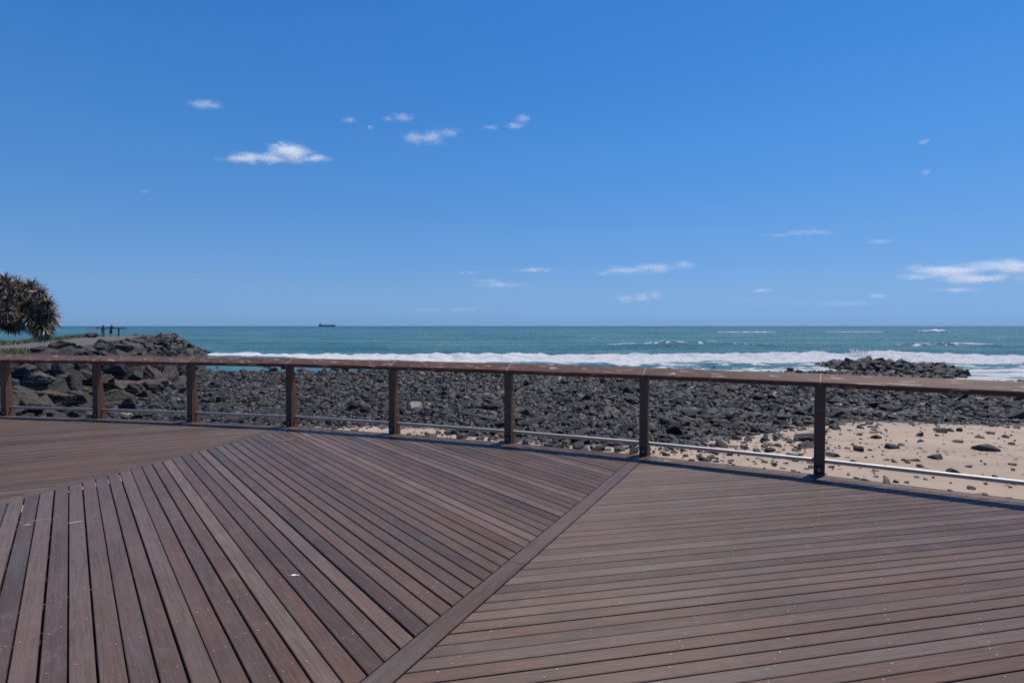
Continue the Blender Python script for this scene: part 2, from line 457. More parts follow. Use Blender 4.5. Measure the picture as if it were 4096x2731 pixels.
# ------------------------------------------------------------------ sea
def sea_h(x, y):
    n1 = fbm(x * 0.05, y * 0.02, 11, 3) - 0.5
    yc1 = 67.5 + 4.5 * n1 + 11 * sstep(-12, -34, x) - 2.0 * sstep(40, 60, x)
    s = y - yc1
    lft = sstep(-26, -8, x)
    A1 = 0.30 + 0.42 * lft
    rough = fbm(x * 0.9, y * 0.9, 31, 4) - 0.5
    A1 = A1 * (0.55 + 0.95 * fbm(x * 0.10, y * 0.02, 13, 3))
    h = A1 * np.where(s > 0, np.exp(-(s / 6.0) ** 2), np.exp(-(s / 2.2) ** 2) * 0.75 + 0.25 * np.exp(-(s / 9.0) ** 2))
    topn = fbm(x * 0.35, y * 0.05, 41, 3)
    f = sstep(0.9, -0.4, s - (topn - 0.5) * 2.2) * sstep(-16, -7.5, s)
    streak = fbm(x * 0.16, y * 0.55, 17, 4)
    apron = np.clip(0.95 - (-s) / 15.0, 0.0, 1) + (streak - 0.5) * 1.3
    body = sstep(-6.2, -3.2, s + (fbm(x * 0.3, y * 0.3, 19, 3) - 0.5) * 3)
    foam = f * np.maximum(body, np.clip(apron, 0, 1)) * (0.66 + 0.34 * lft)
    foam = np.where(x < -14, np.minimum(foam, sstep(-9, -4, s)), foam)
    # second line of foam close to the shore, right
    yb = 51.5 + 3 * (fbm(x * 0.06, y * 0.0, 51, 3) - 0.5) * 2
    f2 = sstep(-2.6, -0.6, y - yb) * sstep(2.6, 0.2, y - yb) * sstep(14, 24, x) * 0.85
    lace = sstep(0.54, 0.70, fbm(x * 0.5, y * 1.1, 61, 4)) * sstep(46, 50, y) * sstep(66, 58, y) * sstep(-14, 8, x) * 0.8
    f3 = sstep(0.74, 0.79, x / np.maximum(y, 1)) * sstep(51, 48, y) * (0.55 + 0.9 * (fbm(x * 0.3, y * 0.9, 57, 4) - 0.5)) * 1.1
    foam = np.maximum(foam, np.maximum(np.maximum(f2, f3), lace))
    h = h + foam * rough * 0.75 * sstep(44, 60, y)
    # swell behind it
    yc2 = 101 + 6 * (fbm(x * 0.03, 0 * y, 71, 3) - 0.5) * 2
    s2 = y - yc2
    A2 = 0.42 * sstep(-45, -20, x) + 0.75 * np.exp(-((x - 32) / 15) ** 2) + 0.75 * np.exp(-((x - 76) / 12) ** 2)
    h = h + A2 * np.where(s2 > 0, np.exp(-(s2 / 7.0) ** 2), np.exp(-(s2 / 3.0) ** 2))
    crest = sstep(-1.6, -0.2, s2) * sstep(1.8, 0.3, s2)
    glint = sstep(0.50, 0.70, fbm(x * 1.5, y * 1.3, 81, 4))  # sun glitter on the swell, painted in as white foam speckles
    foam = np.maximum(foam, np.maximum(crest * sstep(0.40, 0.55, fbm(x * 0.25, y * 0.2, 83, 3)), sstep(-3.2, -0.6, s2) * sstep(1.5, 0, s2) * glint) * np.clip((A2 - 0.40) * 1.6, 0, 0.9))
    # far breaking line on the right
    yc3 = 335 + 22 * (fbm(x * 0.02, 0 * y, 91, 3) - 0.5) * 2
    s3 = y - yc3
    m3 = sstep(95, 125, x) * sstep(262, 245, x) * sstep(0.36, 0.5, fbm(x * 0.03, 0 * y, 95, 3))
    lump = np.exp(-((x - 256) / 4.5) ** 2) + 0.35 * np.exp(-((x - 247) / 6) ** 2)
    h = h + (0.7 * m3 + 2.0 * lump) * np.where(s3 > 0, np.exp(-(s3 / 10) ** 2), np.exp(-(s3 / 6) ** 2))
    foam = np.maximum(foam, np.maximum(m3 * (0.35 + 0.65 * sstep(0.35, 0.6, fbm(x * 0.09, y * 0.08, 97, 3))), lump) * sstep(-6, -3, s3) * sstep(3.5, 0.5, s3))
    # open water chop
    am = sstep(52, 75, y) * 0.8 + 0.2
    ch = np.minimum(1, 160.0 / np.maximum(y, 1)) * 0.6 + 0.4
    h = h + am * ch * (0.42 * (fbm(x * 0.06, y * 0.22, 101, 3) - 0.5) + 0.34 * (fbm(x * 0.22, y * 0.65, 111, 3) - 0.5))
    sw = 0.16 * np.sin(y * 0.19 + 5 * (fbm(x * 0.01, y * 0.01, 121, 2))) * sstep(110, 160, y)
    return h + sw, np.clip(foam, 0, 1)

rows = [35.0]
while rows[-1] < 60000:
    y = rows[-1]
    rows.append(y * (1.0045 if y < 150 else 1.010 if y < 420 else 1.05))
rows = np.array(rows); us = np.linspace(-1.25, 1.25, 560)
Yg, Ug = np.meshgrid(rows, us, indexing='ij')
Xg = Ug * (Yg + 6)
Hs, Fo = sea_h(Xg, Yg)
fade = np.where(Yg > 2500, 0, 1)
V = np.stack([Xg, Yg, SEA + Hs * fade], -1).reshape(-1, 3)
nx = len(us)
i = np.arange(len(rows) - 1)[:, None] * nx + np.arange(nx - 1)[None]
F = np.stack([i, i + 1, i + nx + 1, i + nx], -1).reshape(-1, 4)
me = mesh_np('sea', V, F, True)
add_attr(me, 'foam', Fo.ravel())
def sea_mat():
    m = M('sea_water')
    geo = m.n('NewGeometry'); sep = m.n('SeparateXYZ'); m.l(geo.outputs['Position'], sep.inputs[0])
    Yp = sep.outputs['Y']
    P = geo.outputs['Position']
    def mp(sx, sy):
        q = m.n('Mapping'); q.inputs['Scale'].default_value = (sx, sy, 1); m.l(P, q.inputs[0]); return q.outputs[0]
    patch = m.noise(mp(0.004, 0.012), 1.0, 4, 0.6)
    big = m.noise(mp(0.02, 0.07), 1.0, 5, 0.6)
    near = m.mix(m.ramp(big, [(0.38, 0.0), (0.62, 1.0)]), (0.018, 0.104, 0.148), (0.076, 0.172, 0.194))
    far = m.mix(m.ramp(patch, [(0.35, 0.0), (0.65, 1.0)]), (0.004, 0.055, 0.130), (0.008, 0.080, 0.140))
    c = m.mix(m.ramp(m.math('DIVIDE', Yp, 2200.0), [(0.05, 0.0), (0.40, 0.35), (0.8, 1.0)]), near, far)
    # waves in the normals
    w1 = m.noise(mp(0.28, 0.75), 1.0, 5, 0.62, 0.6)
    w2 = m.noise(mp(1.4, 3.0), 1.0, 4, 0.6, 0.4)
    w3 = m.noise(mp(0.05, 0.16), 1.0, 4, 0.6)
    h = m.math('ADD', m.math('ADD', m.math('MULTIPLY', w1, 0.55), m.math('MULTIPLY', w2, 0.16)), m.math('MULTIPLY', w3, 1.6))
    nrm = m.bump(h, 1.0, 1.6)
    m.nt.nodes.remove(m.b)
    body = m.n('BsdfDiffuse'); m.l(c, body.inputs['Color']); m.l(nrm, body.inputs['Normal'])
    gl = m.n('BsdfGlossy'); gl.inputs['Roughness'].default_value = 0.22; m.l(nrm, gl.inputs['Normal'])
    fr = m.n('Fresnel'); fr.inputs['IOR'].default_value = 1.333; m.l(nrm, fr.inputs['Normal'])
    # wave facets shadow one another at low angles, so the mean reflectance of a rough sea stays well below one
    wat = m.n('MixShader'); m.l(m.math('MINIMUM', m.math("MULTIPLY", fr.outputs[0], 0.62), 0.44), wat.inputs[0])
    m.l(body.outputs[0], wat.inputs[1]); m.l(gl.outputs[0], wat.inputs[2])
    # white water, with the swell's painted glitter in the same mask
    a = m.n('Attribute', attribute_name='foam').outputs['Fac']
    fn = m.noise(mp(1.3, 2.6), 1.0, 6, 0.7, 0.3)
    wc = m.noise(mp(0.10, 0.20), 1.0, 5, 0.62)
    wc2 = m.noise(mp(0.006, 0.012), 1.0, 2, 0.5)
    caps = m.ramp(m.math('ADD', wc, m.math('MULTIPLY', m.math('SUBTRACT', wc2, 0.5), 0.25)), [(0.695, 0.0), (0.735, 0.85)])
    caps = m.math('MULTIPLY', caps, m.ramp(m.math('DIVIDE', Yp, 500.0), [(0.2, 0.0), (0.36, 1.0)]))
    fl2 = m.noise(mp(0.5, 1.6), 1.0, 5, 0.7, 0.5)
    ff = m.math('SUBTRACT', m.math('MULTIPLY', a, 1.40), m.math('ADD', m.math('MULTIPLY', fn, 0.55), m.math('MULTIPLY', fl2, 0.50)))
    fac = m.math('MAXIMUM', m.ramp(ff, [(0.0, 0.0), (0.30, 1.0)]), caps)
    fo = m.n('BsdfDiffuse'); fo.inputs['Roughness'].default_value = 0.6
    fcol = m.mix(m.ramp(fn, [(0.3, 0.0), (0.7, 1.0)]), (0.84, 0.84, 0.84), (0.52, 0.54, 0.54))
    m.l(fcol, fo.inputs['Color']); m.l(m.bump(fn, 0.9, 0.35), fo.inputs['Normal'])
    mx = m.n('MixShader'); m.l(fac, mx.inputs[0]); m.l(wat.outputs[0], mx.inputs[1]); m.l(fo.outputs[0], mx.inputs[2])
    m.l(mx.outputs[0], m.out.inputs['Surface'])
    return m.m
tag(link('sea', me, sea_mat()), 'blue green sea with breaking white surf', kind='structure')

# ------------------------------------------------------------------ deck
PX = [(-13.27, 10.90), (-11.345, 10.72), (-9.424, 10.472), (-7.494, 10.144), (-5.597, 9.772), (-3.722, 9.344), (-1.896, 8.711), (-0.113, 8.017), (1.619, 7.23), (3.347, 6.288), (5.01, 5.25), (6.60, 4.10)]
PX = [Vector(p) for p in PX]       # front left foot of each rail post; 2..9 stand in the frame
NP = len(PX)
CH = [(PX[i + 1] - PX[i]).normalized() for i in range(NP - 1)]
TG = [CH[0]] + [((CH[i - 1] + CH[i]).normalized()) for i in range(1, NP - 1)] + [CH[-1]]
NR = [Vector((-t.y, t.x)) for t in TG]
PW = 0.108
PC = [PX[i] + TG[i] * (PW / 2) for i in range(NP)]          # front centre of each post
EDGE_IN, EDGE_OUT = -0.085, 0.045

def clip(poly, n, d):
    out = []
    for i in range(len(poly)):
        a, b = poly[i], poly[(i + 1) % len(poly)]
        da, db = a.dot(n) - d, b.dot(n) - d
        if da <= 0: out.append(a)
        if (da < 0 < db) or (db < 0 < da):
            out.append(a + (b - a) * (da / (da - db)))
    return out

def inset(poly, w):
    n = len(poly); res = []
    for i in range(n):
        p0, p1, p2 = poly[i - 1], poly[i], poly[(i + 1) % n]
        d1 = (p1 - p0).normalized(); d2 = (p2 - p1).normalized()
        n1 = Vector((-d1.y, d1.x)); n2 = Vector((-d2.y, d2.x))
        k = 1 + n1.dot(n2)
        res.append(p1 + (n1 + n2) * (w / max(k, 0.3)))
    return res

def clean(poly):
    out = []
    for p in poly:
        if not out or (p - out[-1]).length > 0.004: out.append(p)
    if len(out) > 2 and (out[0] - out[-1]).length < 0.004: out.pop()
    return out

def board(name, poly, ang, zt, mat, parent, th=0.032, bev=0.0035, tilt=0.0):
    poly = clean(poly)
    if len(poly) < 3: return None
    area = sum(poly[i].x * poly[(i + 1) % len(poly)].y - poly[(i + 1) % len(poly)].x * poly[i].y for i in range(len(poly))) / 2
    if area < 0: poly = poly[::-1]; area = -area
    if area < 0.004: return None
    c = sum(poly, Vector((0, 0))) / len(poly)
    ca, sa = math.cos(-ang), math.sin(-ang)
    loc = [Vector(((p - c).x * ca - (p - c).y * sa, (p - c).x * sa + (p - c).y * ca)) for p in poly]
    ins = inset(loc, bev)
    n = len(loc)
    V = [(p.x, p.y, -th) for p in loc] + [(p.x, p.y, -bev) for p in loc] + [(p.x, p.y, 0) for p in ins]
    Fs = [tuple(range(n - 1, -1, -1)), tuple(range(2 * n, 3 * n))]
    for k in range(n):
        k2 = (k + 1) % n
        Fs += [(k, k2, n + k2, n + k), (n + k, n + k2, 2 * n + k2, 2 * n + k)]
    me = mesh_py(name, V, Fs)
    mw = Matrix.Translation((c.x, c.y, zt)) @ Matrix.Rotation(ang, 4, 'Z') @ Matrix.Rotation(tilt, 4, 'X')
    return link(name, me, mat, parent, mw=mw)

deck = empty('deck', (0, 0, 0))
tag(deck, 'dark purple brown timber deck laid in three fan shaped bays', kind='structure')

J1C, J1A = Vector((-4.675, 5.738)), R(74.8)
J2C, J2A = Vector((-0.633, 2.594)), R(63.72)
def jdir(a): return Vector((math.cos(a), math.sin(a)))
def jn(a): return Vector((math.sin(a), -math.cos(a)))       # to the right of the joint line
J3C = PC[11] - jdir(R(52.6)) * 5
JW = 0.066
YMIN = -1.6
def section(li, ri, p0, p1, ang, pitch, gap, phase, seedv, screw_ang, uneven=0.0015):
    """boards between joint li=(centre,angle) and ri, outer edge over chords p0..p1"""
    rnd = random.Random(seedv)
    planes = []
    lc, la = li; rc, ra = ri
    nl = jn(la); planes.append((-nl, -(lc.dot(nl) + JW + 0.010)))
    nr = jn(ra); planes.append((nr, rc.dot(nr) - JW - 0.009))
    for k in range(p0, p1):
        t = CH[k]; n = Vector((-t.y, t.x))
        planes.append((n, PX[k].dot(n) + EDGE_IN - 0.006))
    planes.append((Vector((0, -1)), -YMIN))
    planes.append((Vector((1, 0)), 7.6)); planes.append((Vector((-1, 0)), 13.2))
    d = jdir(ang); n = Vector((-d.y, d.x))
    boards = []
    k = -140
    while k < 140:
        q = phase + k * pitch
        g = gap * rnd.uniform(0.5, 1.5)
        o0 = q + g / 2; o1 = q + pitch - gap * rnd.uniform(0.5, 1.5) / 2
        k += 1
        a, b = n * o0, n * o1
        poly = [a - d * 40, a + d * 40, b + d * 40, b - d * 40]
        for (pn, pdv) in planes:
            poly = clip(poly, pn, pdv)
            if len(poly) < 3: break
        if len(poly) < 3: continue
        zt = rnd.uniform(-uneven, uneven) - 0.0004
        o = board('deck_board', poly, ang, zt, W_DECK, deck, tilt=rnd.uniform(-0.006, 0.006))
        if o: boards.append((poly, o0, o1))
    # joists and the screws that hold the boards to them
    sdv = jdir(screw_ang); sn = Vector((sdv.y, -sdv.x))
    V = []; Fs = []
    def ring(c, r):
        b = len(V); m = 8
        for rr in (r, r * 0.42):
            for t in range(m):
                V.append((c.x + rr * math.cos(t * math.pi / 4), c.y + rr * math.sin(t * math.pi / 4), 0.0022))
        for t in range(m):
            Fs.append((b + t, b + (t + 1) % m, b + m + (t + 1) % m, b + m + t))
    off = rnd.uniform(0, 0.45)
    for jn_ in range(-40, 40):
        e = off + jn_ * 0.452
        hit = False
        for (poly, o0, o1) in boards:
            wdt = o1 - o0
            for fr in (0.24, 0.76):
                oo = o0 + wdt * fr
                den = d.dot(sn)
                tt = (e - n.dot(sn) * oo) / den
                p = n * oo + d * (tt + rnd.uniform(-0.03, 0.03))
                if p.y > 0.9 and all(p.dot(clip_n) < clip_d - 0.03 for clip_n, clip_d in planes) and rnd.random() < 0.66:
                    ring(p, rnd.uniform(0.0030, 0.0048)); hit = True
        if hit:
            pl = [sn * (e - 0.025) - sdv * 40, sn * (e - 0.025) + sdv * 40, sn * (e + 0.025) + sdv * 40, sn * (e + 0.025) - sdv * 40]
            for (pn, pdv) in planes:
                pl = clip(pl, pn, pdv - 0.01)
                if len(pl) < 3: break
            if len(pl) >= 3:
                board('joist', pl, screw_ang, -0.0345, DARK_TIMBER, deck, th=0.14, bev=0.002)
    me = mesh_py('screw', V, Fs)
    o = link('screw', me, SCREW, deck); o['kind'] = 'stuff'

section((Vector((-30, 5)), R(85.9)), (J1C, J1A), 0, 5, R(28.0), 0.102, 0.0125, 0.03, 1, R(80.5), 0.0034)
section((J1C, J1A), (J2C, J2A), 5, 8, R(127.8), 0.1121, 0.0105, 0.259 - 0.1121 * 0, 2, R(56.0))
section((J2C, J2A), (J3C, R(52.6)), 8, 11, R(12.2), 0.1003, 0.0090, 2.82, 3, R(58.0))

# joint boards, each in two lengths
for (c, a, cut, pi) in ((J1C, J1A, -0.25, 5), (J2C, J2A, 1.50, 8), (J3C, R(52.6), 2.0, 10)):
    d = jdir(a); n = jn(a)
    tn = CH[pi - 1]; en = Vector((-tn.y, tn.x)); tn2 = CH[pi]; en2 = Vector((-tn2.y, tn2.x))
    for (s0, s1) in ((-9.0, cut - 0.002), (cut + 0.002, 14.0)):
        poly = [c + d * s0 - n * JW, c + d * s0 + n * JW, c + d * s1 + n * JW, c + d * s1 - n * JW]
        poly = clip(poly, en, PX[pi].dot(en) + EDGE_IN - 0.004); poly = clip(poly, en2, PX[pi].dot(en2) + EDGE_IN - 0.004)
        poly = clip(poly, Vector((0, -1)), -YMIN)
        board('joint_board', poly, a, 0.0005, W_DECK, deck)
# edge boards and fascia along the rail
for k in range(NP - 1):
    t = CH[k]; n = Vector((-t.y, t.x)); ang = math.atan2(t.y, t.x)
    a0 = Vector((-TG[k].y, TG[k].x)); a1 = Vector((-TG[k + 1].y, TG[k + 1].x))
    A = PC[k]; B = PC[k + 1]
    e = t * 0.0015
    poly = [A + a0 * EDGE_IN + e, B + a1 * EDGE_IN - e, B + a1 * EDGE_OUT - e, A + a0 * EDGE_OUT + e]
    board('edge_board', poly, ang, -0.001, W_DECK, deck)
    poly = [A + a0 * (EDGE_OUT - 0.035) + e, B + a1 * (EDGE_OUT - 0.035) - e, B + a1 * (EDGE_OUT - 0.006) - e, A + a0 * (EDGE_OUT - 0.006) + e]
    board('fascia_board', poly, ang, -0.0345, DARK_TIMBER, deck, th=0.24)

# ------------------------------------------------------------------ railing
rail = empty('railing', (PC[5].x, PC[5].y, 0))
tag(rail, 'curved timber railing with steel wires and a low steel tube along the deck edge', 'railing')
RINV = Matrix.Translation((-PC[5].x, -PC[5].y, 0))
def rl(name, me, mat, mw, parent=rail):
    o = link(name, me, mat)
    o.parent = parent
    o.matrix_world = mw if parent is not rail else mw
    o.matrix_parent_inverse = Matrix.Identity(4)
    o.matrix_basis = (RINV @ mw) if parent is rail else mw
    return o
def post_mesh():
    g = G(); w2 = PW / 2
    prof = [(-0.42, 0.18), (0.0, 0.178), (1.012, 0.085)]
    V = []
    for z, dep in prof:
        V += [(-w2, 0, z), (w2, 0, z), (w2, dep, z), (-w2, dep, z)]
    Fs = [(3, 2, 1, 0), (8, 9, 10, 11)]
    for r in (0, 4):
        for k in range(4):
            Fs.append((r + k, r + (k + 1) % 4, r + 4 + (k + 1) % 4, r + 4 + k))
    g.add(V, Fs)
    # slope the head to meet the tilted rail
    me = g.mesh('post')
    return bevelled(me, 0.009, 2)
CABZ = [0.872, 0.752, 0.632, 0.514, 0.402, 0.285]
pm = post_mesh()
g = G(); g.box(-0.040, 0.040, -0.007, 0.004, 0.012, 0.120); plate_me = bevelled(g.mesh('step_light'), 0.003, 2)
g = G(); g.box(-0.021, 0.021, -0.0105, -0.0068, 0.042, 0.084); lens_me = bevelled(g.mesh('light_lens'), 0.0015, 1)
FITS = []
for z in CABZ:
    y = 0.088 * 0.5 + (0.178 - 0.085) * (1 - z / 1.012) * 0.5
    g = G(); g.tube((PW / 2 - 0.002, y, z), (PW / 2 + 0.022, y, z), 0.0055, 0.004, 8); FITS.append(g.mesh('cable_fitting'))
    g = G(); g.tube((-PW / 2 + 0.002, y, z), (-PW / 2 - 0.014, y, z), 0.0055, 0.004, 8); FITS.append(g.mesh('cable_fitting'))
RIM = {}
for i in range(NP):
    th = math.atan2(TG[i].y, TG[i].x)
    mw = Matrix.Translation((PC[i].x, PC[i].y, 0)) @ Matrix.Rotation(th, 4, 'Z')
    p = rl('post', pm if i == 0 else pm, W_POST, mw)
    for nm, mm, mt in (('step_light', plate_me, BLACK_PLATE), ('light_lens', lens_me, LENS)) + tuple(('cable_fitting', f_m, STEEL) for f_m in FITS):
        o = link(nm, mm, mt); o.parent = p
# hand rail: a tilted cap, front edge low
TILT = R(25.0)
def rail_section():
    u0, z0 = -0.045, 1.034
    wd, th = 0.205, 0.062
    c, s = math.cos(TILT), math.sin(TILT)
    pts = [(0.010, 0), (wd - 0.010, 0), (wd - 0.003, -0.003), (wd, -0.010), (wd, -th + 0.006), (wd - 0.006, -th), (0.006, -th), (0.0, -th + 0.006), (0.0, -0.010), (0.003, -0.003)]
    return [(u0 + a * c - b * s, z0 + a * s + b * c) for a, b in pts]
RS = rail_section()
def rail_ring(i, shift):
    """world points of the rail section at post i moved along the rail by shift"""
    n = NR[i]; half = 0.0
    return [Vector((PC[i].x + n.x * u, PC[i].y + n.y * u, z)) for u, z in RS], shift
for k in range(NP - 1):
    t = CH[k]; ang = math.atan2(t.y, t.x)
    mid = (PC[k] + PC[k + 1]) / 2
    mw = Matrix.Translation((mid.x, mid.y, 1.08)) @ Matrix.Rotation(ang, 4, 'Z') @ Matrix.Rotation(TILT, 4, 'X')
    inv = mw.inverted()
    e = Vector((t.x, t.y, 0)) * 0.004
    A = [inv @ (p + e) for p in rail_ring(k, 0)[0]]
    B = [inv @ (p - e) for p in rail_ring(k + 1, 0)[0]]
    n = len(A); V = A + B
    Fs = [(j, (j + 1) % n, n + (j + 1) % n, n + j) for j in range(n)] + [tuple(range(n - 1, -1, -1)), tuple(range(n, 2 * n))]
    me = mesh_py('handrail', V, Fs)
    bm = bmesh.new(); bm.from_mesh(me); bmesh.ops.recalc_face_normals(bm, faces=bm.faces); bm.to_mesh(me); bm.free()
    rl('handrail', me, W_RAIL, mw)
for i in range(NP):
    ring, _ = rail_ring(i, 0)
    t = Vector((TG[i].x, TG[i].y, 0)) * 0.0034
    up = Vector((0, 0, 0.0025))
    V = []
    sub = [0, 1, 2, 3, 4, 7, 8, 9]
    for sgn in (-1, 1):
        for j in range(len(ring)):
            V.append(ring[j] + t * sgn + up * (1 if j in (0, 1, 2, 9, 8) else 0))
    n = len(ring)
    Fs = [(j, (j + 1) % n, n + (j + 1) % n, n + j) for j in range(n)] + [tuple(range(n - 1, -1, -1)), tuple(range(n, 2 * n))]
    cm = Matrix.Translation((PC[i].x, PC[i].y, 1.08))
    V = [cm.inverted() @ v for v in V]
    me = mesh_py('joint_strip', V, Fs)
    bm = bmesh.new(); bm.from_mesh(me); bmesh.ops.recalc_face_normals(bm, faces=bm.faces); bm.to_mesh(me); bm.free()
    rl('joint_strip', me, JOINT_METAL, cm)
# wires and foot tube, bay by bay
def rod(name, A, B, r, n, mat, sag=0.0):
    d = B - A; L = d.length
    q = Vector((1, 0, 0)).rotation_difference(d.normalized())
    mw = Matrix.Translation((A + B) / 2) @ q.to_matrix().to_4x4()
    V = []; Fs = []; m = 5 if sag else 2
    for a in range(m):
        f = a / (m - 1)
        for k in range(n):
            tt = 2 * math.pi * k / n
            V.append(((f - 0.5) * L, r * math.cos(tt), r * math.sin(tt) - sag * 4 * f * (1 - f)))
    for a in range(m - 1):
        for k in range(n):
            Fs.append((a * n + k, a * n + (k + 1) % n, (a + 1) * n + (k + 1) % n, (a + 1) * n + k))
    me = mesh_py(name, V, Fs, True)
    return rl(name, me, mat, mw)
for k in range(NP - 1):
    for z in CABZ:
        y = 0.088 * 0.5 + (0.178 - 0.085) * (1 - z / 1.012) * 0.5
        a = PC[k] + NR[k] * y + TG[k] * (PW / 2); b = PC[k + 1] + NR[k + 1] * y - TG[k + 1] * (PW / 2)
        rod('cable', Vector((a.x, a.y, z)), Vector((b.x, b.y, z)), 0.0017, 6, WIRE, sag=random.uniform(0.0015, 0.004))
    u = 0.095
    a = PC[k] + NR[k] * u + TG[k] * (PW / 2 - 0.001); b = PC[k + 1] + NR[k + 1] * u - TG[k + 1] * (PW / 2 - 0.001)
    rod('foot_tube', Vector((a.x, a.y, 0.148)), Vector((b.x, b.y, 0.148)), 0.0245, 20, STEEL)

# ------------------------------------------------------------------ rocks
def ico(sub):
    bm = bmesh.new(); bmesh.ops.create_icosphere(bm, subdivisions=sub, radius=1)
    V = np.array([v.co[:] for v in bm.verts]); F = np.array([[v.index for v in f.verts] for f in bm.faces])
    bm.free(); V /= np.linalg.norm(V, axis=1)[:, None]
    return V, F
ICO = {s: ico(s) for s in (1, 2, 3, 4, 5)}
def rock_r(V, rng, p=18, m=11, lump=0.06, lo=0.62, cub=0.78):
    """radius along unit directions of a rounded polytope"""
    N = rng.normal(size=(m, 3)); N /= np.linalg.norm(N, axis=1)[:, None]
    ax = np.array([[1, 0, 0], [-1, 0, 0], [0, 1, 0], [0, -1, 0], [0, 0, 1], [0, 0, -1]]) + rng.normal(size=(6, 3)) * 0.22
    ax /= np.linalg.norm(ax, axis=1)[:, None]
    N = np.vstack([N, ax]); h = np.concatenate([rng.uniform(lo + 0.12, 1.0, m), rng.uniform(cub, cub + 0.22, 6)])
    dn = np.maximum(V @ N.T, 0) / h
    r = (dn ** p).sum(1) ** (-1 / p)
    for k in range(7):
        q = rng.normal(size=3) * (2.0 + 2.3 * k); q2 = rng.normal(size=3) * (1.5 + 1.5 * k)
        ph = V @ q + rng.uniform(0, 6) + 0.8 * np.sin(V @ q2 + rng.uniform(0, 6))
        r = r * (1 + lump * 0.66 ** k * (np.sin(ph) if k == 0 else 1 - 2 * np.abs(np.sin(ph))))
    return r
def rock_variants(sub, n, seed, p, m, lump, lo=0.62, cub=0.78):
    rng = np.random.default_rng(seed); out = []
    V, F = ICO[sub]
    for _ in range(n):
        out.append(V * rock_r(V, rng, p, m, lump, lo, cub)[:, None])
    return out
def rot_mats(rng, n, tilt):
    a = rng.uniform(0, 2 * np.pi, n); tx = rng.normal(0, tilt, n); ty = rng.normal(0, tilt, n)
    ca, sa = np.cos(a), np.sin(a); z = np.zeros(n); o = np.ones(n)
    Rz = np.stack([ca, -sa, z, sa, ca, z, z, z, o], -1).reshape(n, 3, 3)
    cx, sx = np.cos(tx), np.sin(tx); Rx = np.stack([o, z, z, z, cx, -sx, z, sx, cx], -1).reshape(n, 3, 3)
    cy, sy = np.cos(ty), np.sin(ty); Ry = np.stack([cy, z, sy, z, o, z, -sy, z, cy], -1).reshape(n, 3, 3)
    return Rx @ Ry @ Rz
def rock_mass(name, P, sc, RM, tint, variants, F, smooth=False):
    Vs = []; Fs = []; Ts = []; b = 0
    vi = RNG.integers(0, len(variants), len(P))
    for k in range(len(variants)):
        idx = np.where(vi == k)[0]
        if not len(idx): continue
        v = variants[k][None] * sc[idx][:, None, :]
        v = np.einsum('nij,nvj->nvi', RM[idx], v) + P[idx][:, None, :]
        nv = v.shape[1]
        Vs.append(v.reshape(-1, 3)); Ts.append(np.repeat(tint[idx], nv, 0))
        Fs.append((F[None] + (b + np.arange(len(idx)) * nv)[:, None, None]).reshape(-1, 3)); b += len(idx) * nv
    me = mesh_np(name, np.vstack(Vs), np.vstack(Fs), smooth)
    add_col(me, 'tint', np.vstack(Ts))
    return me
def rock_tint(rng, n, brown=0.20, pale=0.022):
    g = 0.012 + 0.032 * rng.random(n) ** 1.4
    c = np.stack([g * 1.0, g * 0.99, g * 1.06], -1)
    k = rng.random(n)
    b = k < brown; c[b] = np.stack([g[b] * 1.55, g[b] * 1.18, g[b] * 0.98], -1)
    p = k > 1 - pale; q = rng.uniform(0.10, 0.26, n)
    c[p] = np.stack([q[p] * 1.05, q[p] * 0.93, q[p] * 0.78], -1)
    return c

# loose stones of the beach
rng = np.random.default_rng(21)
pts = []
def scatter(y0, y1, cell):
    yy = np.arange(y0, y1, cell)
    for y in yy:
        xx = np.arange(-0.98 * y - 1, 0.98 * y + 1, cell)
        x = xx + rng.uniform(-0.45, 0.45, len(xx)) * cell; yv = y + rng.uniform(-0.45, 0.45, len(xx)) * cell
        keep = rng.random(len(xx)) < cob_density(x, yv)
        keep &= sdf(x, yv) < 0.8
        keep &= mound_r2(x, yv)[0] > 0.85
        pts.append(np.stack([x, yv], -1)[keep])
scatter(10.5, 24, 0.195); scatter(24, 36, 0.24); scatter(36, 51, 0.31)
P2 = np.vstack(pts); n = len(P2)
dens = cob_density(P2[:, 0], P2[:, 1])
base = np.interp(P2[:, 1], [10, 24, 36, 51], [0.082, 0.090, 0.112, 0.135]) * np.where(dens < 0.5, 0.85, 1.0)
size = base * np.exp(rng.normal(0, 0.48, n)) * np.where(P2[:, 0] > 8, 1.05, 1.0)
big = rng.random(n) < 0.025
size[big] *= rng.uniform(1.3, 2.0, big.sum())
size = np.clip(size, 0.03, 0.34)
asp = np.stack([np.ones(n), rng.uniform(0.6, 0.95, n), rng.uniform(0.36, 0.70, n)], -1)
sc = asp * size[:, None]
pos = np.stack([P2[:, 0], P2[:, 1], beach_z(P2[:, 0], P2[:, 1]) + sc[:, 2] * np.where(dens > 0.8, rng.uniform(0.15, 0.75, n), rng.uniform(-0.25, 0.35, n))], -1)
tint = rock_tint(rng, n)
